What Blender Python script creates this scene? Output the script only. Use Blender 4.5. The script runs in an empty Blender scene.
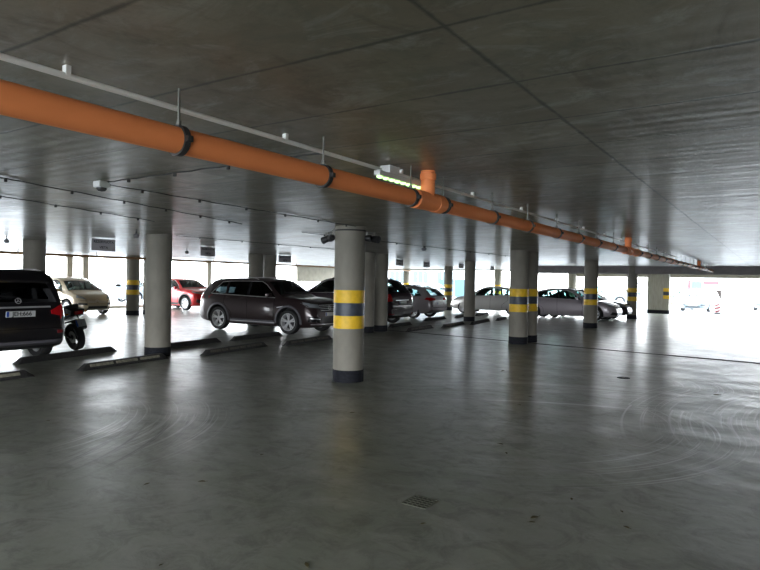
import bpy
EXPOSURE = 1.45
SKY = 7.8
FLOOR_R0, FLOOR_R1 = 0.22, 0.272
COATF, COATC = 0.32, 0.24
CEIL_R0, CEIL_R1 = 0.17, 0.25
SEAMOFF = 0.0
PIPEX, PIPEZ, CONDX, CONDZ = -2.355, 2.317, -2.51, 2.515
# cx, cy, r0, r1, patch x, patch y, patch radius, line density, dark?
SCUFFS = [(-7.9, 2.9, 1.9, 3.3, -5.7, 4.4, 1.7, 28.0, False),
          (-8.6, 1.6, 3.4, 4.3, -5.4, 3.9, 1.5, 20.0, True),
          (-3.2, 7.4, 2.1, 3.1, -0.6, 7.3, 3.0, 34.0, False),
          (-2.6, 11.0, 1.2, 3.4, -1.0, 10.6, 2.8, 30.0, False),
          (4.5, 9.0, 4.6, 6.4, -0.7, 9.4, 2.6, 26.0, False),
          (1.4, 13.6, 2.2, 3.0, -0.7, 12.2, 1.3, 9.0, True),
          (-0.5, 3.0, 5.6, 7.6, -2.6, 9.2, 3.2, 10.0, False)]
import bpy, bmesh, math, random
import numpy as np
from mathutils import Vector, Matrix
from mathutils.bvhtree import BVHTree

random.seed(7)
sc = bpy.context.scene
COL = sc.collection
PI = math.pi

# ------------------------------------------------------------------ camera
YAW, PITCH, ROLL, F = 0.5809, -0.0078, 0.0172, 605.24
S = 1.12
CAMH = 1.68
cam_d = bpy.data.cameras.new('camera')
cam_d.sensor_width = 36.0
cam_d.lens = F * 36.0 / 760.0
cam_d.clip_start = 0.05
cam_d.clip_end = 500
cam = bpy.data.objects.new('camera', cam_d)
COL.objects.link(cam)
fwd = Vector((-math.sin(YAW) * math.cos(PITCH), math.cos(YAW) * math.cos(PITCH), math.sin(PITCH)))
right0 = Vector((math.cos(YAW), math.sin(YAW), 0))
up0 = right0.cross(fwd)
rgt = right0 * math.cos(ROLL) + up0 * math.sin(ROLL)
up = up0 * math.cos(ROLL) - right0 * math.sin(ROLL)
M = Matrix((rgt, up, -fwd)).transposed().to_4x4()
M.translation = Vector((0, 0, CAMH))
cam.matrix_world = M
sc.camera = cam

# ------------------------------------------------------------------ world, light, exposure
sc.view_settings.view_transform = 'Standard'
sc.view_settings.look = 'None'
sc.view_settings.gamma = 1.0
sc.view_settings.use_curve_mapping = False
sc.view_settings.exposure = EXPOSURE
try:
    sc.cycles.max_bounces = 10
    sc.cycles.diffuse_bounces = 6
    sc.cycles.glossy_bounces = 5
    sc.cycles.caustics_reflective = False
    sc.cycles.caustics_refractive = False
    sc.cycles.sample_clamp_indirect = 12
except Exception:
    pass
w = bpy.data.worlds.new('overcast_sky')
sc.world = w
w.use_nodes = True
wn = w.node_tree
bg = wn.nodes['Background']
bg.inputs['Strength'].default_value = SKY
tc = wn.nodes.new('ShaderNodeTexCoord')
sx = wn.nodes.new('ShaderNodeSeparateXYZ')
wn.links.new(tc.outputs['Generated'], sx.inputs[0])
rp = wn.nodes.new('ShaderNodeValToRGB')
rp.color_ramp.elements[0].color = (0.93, 0.97, 1.0, 1)
rp.color_ramp.elements[0].position = 0.0
rp.color_ramp.elements[1].color = (0.80, 0.90, 1.0, 1)
rp.color_ramp.elements[1].position = 0.6
wn.links.new(sx.outputs['Z'], rp.inputs[0])
wn.links.new(rp.outputs[0], bg.inputs['Color'])


def area(name, loc, direction, sx_, sy_, energy=0, portal=False, color=(1, 1, 1)):
    l = bpy.data.lights.new(name, 'AREA')
    l.shape = 'RECTANGLE'
    l.size = sx_
    l.size_y = sy_
    l.energy = energy
    l.color = color
    o = bpy.data.objects.new(name, l)
    COL.objects.link(o)
    o.location = loc
    o.rotation_euler = Vector(direction).to_track_quat('-Z', 'Y').to_euler()
    if portal:
        l.cycles.is_portal = True
    return o


# ------------------------------------------------------------------ materials
MATS = {}


def pmat(name, color, rough=0.6, metal=0.0, spec=0.5, coat=0.0, noise=0.0, nscale=8.0, emit=None, estr=0.0,
         bump=0.0, rvar=0.0, stretch=(1, 1, 1), trans=0.0, ior=1.45, flake=0.0):
    if name in MATS:
        return MATS[name]
    m = bpy.data.materials.new(name)
    m.use_nodes = True
    nt = m.node_tree
    b = nt.nodes['Principled BSDF']
    b.inputs['Base Color'].default_value = (*color, 1)
    b.inputs['Roughness'].default_value = rough
    b.inputs['Metallic'].default_value = metal
    b.inputs['Specular IOR Level'].default_value = spec
    b.inputs['IOR'].default_value = ior
    b.inputs['Transmission Weight'].default_value = trans
    if coat:
        b.inputs['Coat Weight'].default_value = coat
        b.inputs['Coat Roughness'].default_value = 0.04
    if emit:
        b.inputs['Emission Color'].default_value = (*emit, 1)
        b.inputs['Emission Strength'].default_value = estr
    t = nt.nodes.new('ShaderNodeTexCoord')
    mp = nt.nodes.new('ShaderNodeMapping')
    mp.inputs['Scale'].default_value = stretch
    nt.links.new(t.outputs['Object'], mp.inputs[0])
    n = nt.nodes.new('ShaderNodeTexNoise')
    n.inputs['Scale'].default_value = nscale
    n.inputs['Detail'].default_value = 6
    nt.links.new(mp.outputs[0], n.inputs['Vector'])
    r = nt.nodes.new('ShaderNodeValToRGB')
    a = max(noise, 0.015)
    r.color_ramp.elements[0].position = 0.3
    r.color_ramp.elements[1].position = 0.7
    r.color_ramp.elements[0].color = (*[c * (1 - a) for c in color], 1)
    r.color_ramp.elements[1].color = (*[min(1, c * (1 + a)) for c in color], 1)
    nt.links.new(n.outputs['Fac'], r.inputs[0])
    nt.links.new(r.outputs[0], b.inputs['Base Color'])
    if rvar:
        mr = nt.nodes.new('ShaderNodeMapRange')
        mr.inputs['To Min'].default_value = max(0.02, rough - rvar)
        mr.inputs['To Max'].default_value = rough + rvar
        mr.inputs['From Min'].default_value = 0.3
        mr.inputs['From Max'].default_value = 0.7
        nt.links.new(n.outputs['Fac'], mr.inputs['Value'])
        nt.links.new(mr.outputs[0], b.inputs['Roughness'])
    if bump:
        bp = nt.nodes.new('ShaderNodeBump')
        bp.inputs['Strength'].default_value = bump
        bp.inputs['Distance'].default_value = 0.02
        nt.links.new(n.outputs['Fac'], bp.inputs['Height'])
        nt.links.new(bp.outputs[0], b.inputs['Normal'])
    MATS[name] = m
    return m


class NT:
    """small helper for writing node maths"""

    def __init__(self, m):
        self.nt = m.node_tree
        self.L = self.nt.links

    def n(self, kind, **kw):
        x = self.nt.nodes.new(kind)
        for k, v in kw.items():
            setattr(x, k, v)
        return x

    def m(self, op, *a, clamp=False):
        x = self.n('ShaderNodeMath', operation=op)
        x.use_clamp = clamp
        for i, v in enumerate(a):
            if isinstance(v, (int, float)):
                x.inputs[i].default_value = v
            else:
                self.L.new(v, x.inputs[i])
        return x.outputs[0]

    def noise(self, vec, scale, detail=5, rough=0.55, stretch=None, dist=0.0):
        if stretch:
            mp = self.n('ShaderNodeMapping')
            mp.inputs['Scale'].default_value = stretch
            self.L.new(vec, mp.inputs[0])
            vec = mp.outputs[0]
        x = self.n('ShaderNodeTexNoise')
        x.inputs['Scale'].default_value = scale
        x.inputs['Detail'].default_value = detail
        x.inputs['Roughness'].default_value = rough
        x.inputs['Distortion'].default_value = dist
        self.L.new(vec, x.inputs['Vector'])
        return x.outputs['Fac']

    def rng(self, v, a, b, c, d):
        x = self.n('ShaderNodeMapRange')
        x.clamp = True
        self.L.new(v, x.inputs['Value'])
        for i, q in enumerate((a, b, c, d)):
            x.inputs[i + 1].default_value = q
        return x.outputs[0]

    def mix(self, f, a, b):
        x = self.n('ShaderNodeMix', data_type='RGBA')
        for i, v in ((0, f), (6, a), (7, b)):
            if isinstance(v, (int, float)):
                x.inputs[i].default_value = v
            elif isinstance(v, tuple):
                x.inputs[i].default_value = (*v, 1)
            else:
                self.L.new(v, x.inputs[i])
        return x.outputs[2]


def floor_material():
    m = bpy.data.materials.new('polished_concrete_floor')
    m.use_nodes = True
    t = NT(m)
    b = m.node_tree.nodes['Principled BSDF']
    P = t.n('ShaderNodeNewGeometry').outputs['Position']
    big = t.noise(P, 0.35, 5, 0.6)
    mid = t.noise(P, 1.6, 8, 0.65, dist=0.4)
    fine = t.noise(P, 22, 6, 0.7)
    c = t.mix(t.rng(big, .32, .68, 0, 1), (0.205, 0.235, 0.160), (0.355, 0.375, 0.31))
    c = t.mix(t.m('MULTIPLY', t.rng(mid, .3, .8, 0, 1), .75), c, (0.38, 0.375, 0.35))
    c = t.mix(t.m('MULTIPLY', t.rng(t.noise(P, 3.2, 7, .72, dist=1.2), .46, .62, 0, 1), .55), c, (0.115, 0.12, 0.09))
    c = t.mix(t.m('MULTIPLY', t.rng(t.noise(P, 2.0, 8, .75, stretch=(1, 1.8, 1), dist=.6), .52, .64, 0, 1), .45), c, (0.45, 0.445, 0.41))
    c = t.mix(t.m('MULTIPLY', t.rng(fine, .3, .8, 0, 1), .3), c, (0.15, 0.15, 0.13))
    # tyre tracks: rings around turning centres, kept to a patch
    sp = t.n('ShaderNodeSeparateXYZ')
    t.L.new(P, sp.inputs[0])
    X, Y = sp.outputs[0], sp.outputs[1]
    scuff = None
    dark = None
    for (cx, cy, r0, r1, px, py, pr, fr, isdark) in SCUFFS:
        dx = t.m('SUBTRACT', X, cx)
        dy = t.m('SUBTRACT', Y, cy)
        r = t.m('SQRT', t.m('ADD', t.m('MULTIPLY', dx, dx), t.m('MULTIPLY', dy, dy)))
        band = t.m('MULTIPLY', t.rng(r, r0 - .05, r0 + .1, 0, 1), t.rng(r, r1 - .1, r1 + .05, 1, 0))
        ex = t.m('SUBTRACT', X, px)
        ey = t.m('SUBTRACT', Y, py)
        e = t.m('SQRT', t.m('ADD', t.m('MULTIPLY', ex, ex), t.m('MULTIPLY', ey, ey)))
        patch = t.rng(e, pr * .45, pr, 1, 0)
        cb = t.n('ShaderNodeCombineXYZ')
        t.L.new(r, cb.inputs[0])
        # lines along the ring: noise that is fast across the radius, slow along the way
        ang = t.m('ARCTAN2', dy, dx)
        t.L.new(ang, cb.inputs[1])
        ln = t.noise(cb.outputs[0], 1.0, 3, 0.6, stretch=(fr, 1.2, 1))
        v = t.m('MULTIPLY', t.m('MULTIPLY', band, patch), t.rng(ln, .54, .66, 0, 1))
        if isdark:
            dark = v if dark is None else t.m('MAXIMUM', dark, v)
        else:
            scuff = v if scuff is None else t.m('MAXIMUM', scuff, v)
    c = t.mix(t.m('MULTIPLY', scuff, .75), c, (0.66, 0.67, 0.66))
    c = t.mix(t.m('MULTIPLY', dark, .7), c, (0.10, 0.10, 0.09))
    t.L.new(c, b.inputs['Base Color'])
    rr = t.rng(t.noise(P, .9, 6, .62, stretch=(1, 1.6, 1), dist=.8), .3, .7, FLOOR_R0, FLOOR_R1)
    rr = t.m('SUBTRACT', rr, t.m('MULTIPLY', scuff, .03))
    t.L.new(rr, b.inputs['Coat Roughness'])
    b.inputs['Coat Weight'].default_value = COATF
    b.inputs['Coat IOR'].default_value = 1.5
    t.L.new(t.rng(t.noise(P, 1.1, 7, .7, stretch=(1, 1.7, 1), dist=1.0), .38, .62, .30, .52), b.inputs['Roughness'])
    b.inputs['Specular IOR Level'].default_value = 1.0
    h = t.m('ADD', t.m('MULTIPLY', t.noise(P, 1.6, 3, .5), .9), t.m('MULTIPLY', t.noise(P, 5, 2, .5), .35))
    bp = t.n('ShaderNodeBump')
    bp.inputs['Strength'].default_value = 0.25
    bp.inputs['Distance'].default_value = 0.035
    t.L.new(h, bp.inputs['Height'])
    t.L.new(bp.outputs[0], b.inputs['Normal'])
    t.L.new(bp.outputs[0], b.inputs['Coat Normal'])
    return m


def ceiling_material():
    m = bpy.data.materials.new('board_marked_concrete_ceiling')
    m.use_nodes = True
    t = NT(m)
    b = m.node_tree.nodes['Principled BSDF']
    P = t.n('ShaderNodeNewGeometry').outputs['Position']
    sp = t.n('ShaderNodeSeparateXYZ')
    t.L.new(P, sp.inputs[0])
    wob = t.m('MULTIPLY', t.m('SUBTRACT', t.noise(P, 2.0, 3), .5), .02)
    X = t.m('ADD', sp.outputs[0], wob)
    Y = t.m('ADD', sp.outputs[1], wob)
    v = t.m('DIVIDE', t.m('SUBTRACT', Y, 1.864 + SEAMOFF), 0.677)
    u = t.m('DIVIDE', t.m('SUBTRACT', X, -0.976), 5.05)
    fv = t.m('FRACT', v)
    fu = t.m('FRACT', u)
    dv = t.m('MULTIPLY', t.m('MINIMUM', fv, t.m('SUBTRACT', 1.0, fv)), 0.677)
    du = t.m('MULTIPLY', t.m('MINIMUM', fu, t.m('SUBTRACT', 1.0, fu)), 5.05)
    d = t.m('MINIMUM', dv, du)
    jag = t.m('MULTIPLY', t.noise(P, 9, 4, .7), .012)
    jag = t.m('MULTIPLY', t.rng(t.noise(P, 5, 6, .75), .3, .7, 0, 1), .016)
    joint = t.rng(t.m('ADD', d, jag), .010, .024, 1, 0)
    cb = t.n('ShaderNodeCombineXYZ')
    t.L.new(t.m('FLOOR', v), cb.inputs[0])
    t.L.new(t.m('FLOOR', u), cb.inputs[1])
    wnz = t.n('ShaderNodeTexWhiteNoise', noise_dimensions='2D')
    t.L.new(cb.outputs[0], wnz.inputs['Vector'])
    big = t.noise(P, 0.5, 6, .65)
    mid = t.noise(P, 2.2, 7, .65, stretch=(.6, 1.6, 1))
    fine = t.noise(P, 30, 4, .6)
    c = t.mix(wnz.outputs['Value'], (0.135, 0.110, 0.072), (0.240, 0.205, 0.145))
    c = t.mix(t.m('MULTIPLY', t.rng(big, .35, .65, 0, 1), .5), c, (0.26, 0.232, 0.175))
    c = t.mix(t.m('MULTIPLY', t.rng(mid, .3, .85, 0, 1), .5), c, (0.09, 0.08, 0.065))
    c = t.mix(t.m('MULTIPLY', t.rng(t.noise(P, 3.2, 7, .72, dist=1.2), .46, .62, 0, 1), .55), c, (0.115, 0.12, 0.09))
    c = t.mix(t.m('MULTIPLY', t.rng(t.noise(P, 2.0, 8, .75, stretch=(1, 1.8, 1), dist=.6), .52, .64, 0, 1), .45), c, (0.45, 0.445, 0.41))
    c = t.mix(t.m('MULTIPLY', t.rng(t.noise(P, 1.3, 8, .72, dist=1.0), .48, .62, 0, 1), .5), c, (0.30, 0.27, 0.21))
    c = t.mix(t.m('MULTIPLY', t.rng(t.noise(P, 2.6, 8, .7, stretch=(1, .6, 1), dist=1.0), .53, .62, 0, 1), .5), c, (0.085, 0.065, 0.045))
    c = t.mix(t.m('MULTIPLY', t.rng(fine, .5, .8, 0, 1), .2), c, (0.08, 0.075, 0.06))
    c = t.mix(t.m('MULTIPLY', joint, .85), c, (0.02, 0.018, 0.014))
    t.L.new(c, b.inputs['Base Color'])
    rr = t.rng(mid, .15, .85, CEIL_R0, CEIL_R1)
    t.L.new(rr, b.inputs['Coat Roughness'])
    t.L.new(t.m('MULTIPLY', t.m('SUBTRACT', 1.0, joint), COATC), b.inputs['Coat Weight'])
    t.L.new(t.rng(mid, .2, .8, .42, .58), b.inputs['Roughness'])
    b.inputs['Specular IOR Level'].default_value = 0.75
    # slightly dished boards: finer boards run along X
    ridge = t.m('MULTIPLY', t.m('SINE', t.m('ADD', t.m('MULTIPLY', Y, 46.0), t.m('MULTIPLY', t.noise(P, .8, 2), 9.0))), .06)
    h = t.m('ADD', t.m('MULTIPLY', t.noise(P, 1.0, 1, .4, stretch=(.25, 5, 1)), .9), ridge)
    h = t.m('ADD', h, t.m('MULTIPLY', joint, -.12))
    h = t.m('ADD', h, t.m('MULTIPLY', wnz.outputs['Value'], .15))
    bp = t.n('ShaderNodeBump')
    bp.inputs['Strength'].default_value = 0.30
    bp.inputs['Distance'].default_value = 0.02
    t.L.new(h, bp.inputs['Height'])
    t.L.new(bp.outputs[0], b.inputs['Normal'])
    t.L.new(bp.outputs[0], b.inputs['Coat Normal'])
    return m


# ------------------------------------------------------------------ mesh helpers
def linkmesh(name, bm, mat, parent=None, smooth=None, loc=None):
    me = bpy.data.meshes.new(name)
    bmesh.ops.recalc_face_normals(bm, faces=bm.faces)
    bm.to_mesh(me)
    bm.free()
    mats = mat if isinstance(mat, (list, tuple)) else [mat]
    for x in mats:
        me.materials.append(x)
    if smooth is not None:
        for p_ in me.polygons:
            p_.use_smooth = True
        me.set_sharp_from_angle(angle=math.radians(smooth))
    o = bpy.data.objects.new(name, me)
    COL.objects.link(o)
    if parent:
        o.parent = parent
    if loc is not None:
        o.location = loc
    return o


def tag(o, label=None, cat=None, group=None, kind=None):
    if label:
        o['label'] = label
    if cat:
        o['category'] = cat
    if group:
        o['group'] = group
    if kind:
        o['kind'] = kind
    return o


def thing(name, label, cat, loc=(0, 0, 0), rz=0.0, group=None):
    o = bpy.data.objects.new(name, None)
    o.empty_display_size = .2
    COL.objects.link(o)
    o.location = loc
    o.rotation_euler = (0, 0, rz)
    return tag(o, label, cat, group)


def dup(root, loc=None, rz=None, label=None, group=None):
    def cp(o, parent):
        c = o.copy()
        COL.objects.link(c)
        c.parent = parent
        for ch in list(o.children):
            cp(ch, c)
        return c
    r = cp(root, None)
    if loc is not None:
        r.location = loc
    if rz is not None:
        r.rotation_euler = (0, 0, rz)
    if label:
        r['label'] = label
    if group:
        r['group'] = group
    return r


class MB:
    def __init__(self):
        self.bm = bmesh.new()

    def box(self, c, s, rot=None, bev=0.0, seg=2, mi=0):
        g = bmesh.ops.create_cube(self.bm, size=1)
        vs = g['verts']
        for v in vs:
            v.co = Vector((v.co.x * s[0], v.co.y * s[1], v.co.z * s[2]))
        if bev:
            es = list({e for v in vs for e in v.link_edges})
            r = bmesh.ops.bevel(self.bm, geom=es, offset=bev, segments=seg, affect='EDGES', profile=.6)
            vs = list({v for f in r['faces'] for v in f.verts} | {v for v in vs if v.is_valid})
        for v in vs:
            co = v.co.copy()
            if rot is not None:
                co = rot @ co
            v.co = co + Vector(c)
        if mi:
            for f in {f for v in vs for f in v.link_faces}:
                f.material_index = mi
        return self

    def cyl(self, a, b, r, r2=None, seg=20, cap=True):
        a, b = Vector(a), Vector(b)
        d = b - a
        g = bmesh.ops.create_cone(self.bm, cap_ends=cap, segments=seg, radius1=r, radius2=r if r2 is None else r2,
                                  depth=d.length)
        q = d.to_track_quat('Z', 'Y').to_matrix()
        for v in g['verts']:
            v.co = q @ v.co + (a + b) / 2
        return self

    def lathe(self, prof, axis='Z', c=(0, 0, 0), seg=32):
        """prof: list of (r, h); closed if first == last"""
        rings = []
        for i in range(seg):
            a = 2 * PI * i / seg
            ring = []
            for r, h in prof:
                x, y = r * math.cos(a), r * math.sin(a)
                p = {'Z': (x, y, h), 'Y': (x, h, y), 'X': (h, x, y)}[axis]
                ring.append(self.bm.verts.new(Vector(p) + Vector(c)))
            rings.append(ring)
        for i in range(seg):
            A, B = rings[i], rings[(i + 1) % seg]
            for k in range(len(prof) - 1):
                try:
                    self.bm.faces.new((A[k], A[k + 1], B[k + 1], B[k]))
                except ValueError:
                    pass
        bmesh.ops.remove_doubles(self.bm, verts=[v for r in rings for v in r], dist=1e-5)
        return self

    def tube(self, pts, r, seg=10, cap=True):
        pts = [Vector(p) for p in pts]
        rs = r if isinstance(r, (list, tuple)) else [r] * len(pts)
        rings = []
        n_ = None
        for i, p in enumerate(pts):
            d = (pts[min(i + 1, len(pts) - 1)] - pts[max(i - 1, 0)]).normalized()
            if n_ is None:
                n_ = d.orthogonal().normalized()
            n_ = (n_ - d * n_.dot(d)).normalized()
            b = d.cross(n_)
            rings.append([self.bm.verts.new(p + (n_ * math.cos(2 * PI * k / seg) + b * math.sin(2 * PI * k / seg)) * rs[i])
                          for k in range(seg)])
        for i in range(len(rings) - 1):
            for k in range(seg):
                self.bm.faces.new((rings[i][k], rings[i][(k + 1) % seg], rings[i + 1][(k + 1) % seg], rings[i + 1][k]))
        if cap:
            self.bm.faces.new(rings[0][::-1])
            self.bm.faces.new(rings[-1])
        return self

    def prism(self, poly, a, b, axis='Y'):
        """poly in the plane across the axis; 'Y': (x,z), 'X': (y,z), 'Z': (x,y)"""
        def P(q, t):
            return {'Y': (q[0], t, q[1]), 'X': (t, q[0], q[1]), 'Z': (q[0], q[1], t)}[axis]
        A = [self.bm.verts.new(P(q, a)) for q in poly]
        B = [self.bm.verts.new(P(q, b)) for q in poly]
        n = len(poly)
        self.bm.faces.new(A)
        self.bm.faces.new(B[::-1])
        for i in range(n):
            self.bm.faces.new((A[i], B[i], B[(i + 1) % n], A[(i + 1) % n]))
        return self

    def ball(self, c, s, u=16, v=10):
        g = bmesh.ops.create_uvsphere(self.bm, u_segments=u, v_segments=v, radius=1)
        for x in g['verts']:
            x.co = Vector((x.co.x * s[0], x.co.y * s[1], x.co.z * s[2])) + Vector(c)
        return self

    def done(self, name, mat, parent=None, smooth=None, loc=None):
        return linkmesh(name, self.bm, mat, parent, smooth, loc)


def text_mesh(name, s, size, mat, parent, mw, depth=0.002):
    cu = bpy.data.curves.new(name, 'FONT')
    cu.body = s
    cu.size = size
    cu.extrude = depth
    cu.offset = size * .022
    cu.align_x = 'CENTER'
    cu.align_y = 'CENTER'
    tmp = bpy.data.objects.new('t', cu)
    COL.objects.link(tmp)
    dg = bpy.context.evaluated_depsgraph_get()
    me = bpy.data.meshes.new_from_object(tmp.evaluated_get(dg))
    bpy.data.objects.remove(tmp)
    bpy.data.curves.remove(cu)
    me.transform(mw)
    me.materials.clear()
    me.materials.append(mat)
    o = bpy.data.objects.new(name, me)
    COL.objects.link(o)
    o.parent = parent
    return o


# materials used in many places
RUB = pmat('tyre_rubber', (0.018, 0.018, 0.019), .75, noise=.2, nscale=30)
BLK = pmat('black_plastic', (0.02, 0.02, 0.022), .5, noise=.2)
GLOSSBLK = pmat('gloss_black', (0.012, 0.012, 0.014), .15)
CHR = pmat('chrome', (0.72, 0.72, 0.74), .28, metal=.6)
ALU = pmat('cast_aluminium', (0.62, 0.62, 0.64), .35, metal=.35)
DRK = pmat('dark_steel', (0.06, 0.06, 0.065), .5, metal=.6)
REDL = pmat('red_lens', (0.45, 0.008, 0.012), .18, coat=.5)
REDD = pmat('dark_red_lens', (0.16, 0.01, 0.015), .2, coat=.5)
CLR = pmat('headlamp_lens', (0.26, 0.28, 0.30), .25, coat=.15)
PLW = pmat('plate_white', (0.62, 0.63, 0.63), .45)
PLB = pmat('plate_blue', (0.02, 0.07, 0.35), .45)
PLK = pmat('plate_black', (0.02, 0.02, 0.02), .5)
SEAT_L = pmat('pale_seat_fabric', (0.42, 0.42, 0.38), .85, noise=.1)
SEAT = pmat('car_seat_fabric', (0.045, 0.045, 0.05), .85, noise=.2, nscale=60)
CABIN = pmat('cabin_plastic', (0.03, 0.03, 0.033), .8)


# ------------------------------------------------------------------ cars
def pchip(pts):
    xs = np.array([p[0] for p in pts], float)
    ys = np.array([p[1] for p in pts], float)
    h = np.diff(xs)
    dl = np.diff(ys) / h
    m = np.zeros(len(xs))
    for i in range(1, len(xs) - 1):
        if dl[i - 1] * dl[i] > 0:
            w1, w2 = 2 * h[i] + h[i - 1], h[i] + 2 * h[i - 1]
            m[i] = (w1 + w2) / (w1 / dl[i - 1] + w2 / dl[i])
    m[0], m[-1] = dl[0], dl[-1]

    def f(x):
        x = min(max(x, xs[0]), xs[-1])
        i = min(max(int(np.searchsorted(xs, x)) - 1, 0), len(xs) - 2)
        t = (x - xs[i]) / h[i]
        return float((1 + 2 * t) * (1 - t) ** 2 * ys[i] + t * (1 - t) ** 2 * h[i] * m[i] + t * t * (3 - 2 * t) * ys[i + 1]
                     + t * t * (t - 1) * h[i] * m[i + 1])
    return f


def glass_mat(name, tint, alpha):
    """tinted car glass: partly see-through, mirror-like surface"""
    if name in MATS:
        return MATS[name]
    m = bpy.data.materials.new(name)
    m.use_nodes = True
    nt = m.node_tree
    out = nt.nodes['Material Output']
    nt.nodes.remove(nt.nodes['Principled BSDF'])
    tr = nt.nodes.new('ShaderNodeBsdfTransparent')
    tr.inputs[0].default_value = (*tint, 1)
    gl = nt.nodes.new('ShaderNodeBsdfGlossy')
    gl.inputs['Roughness'].default_value = .03
    gl.inputs[0].default_value = (.9, .9, .9, 1)
    fr = nt.nodes.new('ShaderNodeFresnel')
    fr.inputs[0].default_value = 1.5
    mx = nt.nodes.new('ShaderNodeMixShader')
    nt.links.new(fr.outputs[0], mx.inputs[0])
    nt.links.new(tr.outputs[0], mx.inputs[1])
    nt.links.new(gl.outputs[0], mx.inputs[2])
    nt.links.new(mx.outputs[0], out.inputs[0])
    MATS[name] = m
    return m


TINT = glass_mat('privacy_glass', (0.02, 0.028, 0.028), 0)
CLEARG = glass_mat('green_tinted_glass', (0.66, 0.84, 0.81), 0)


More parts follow.
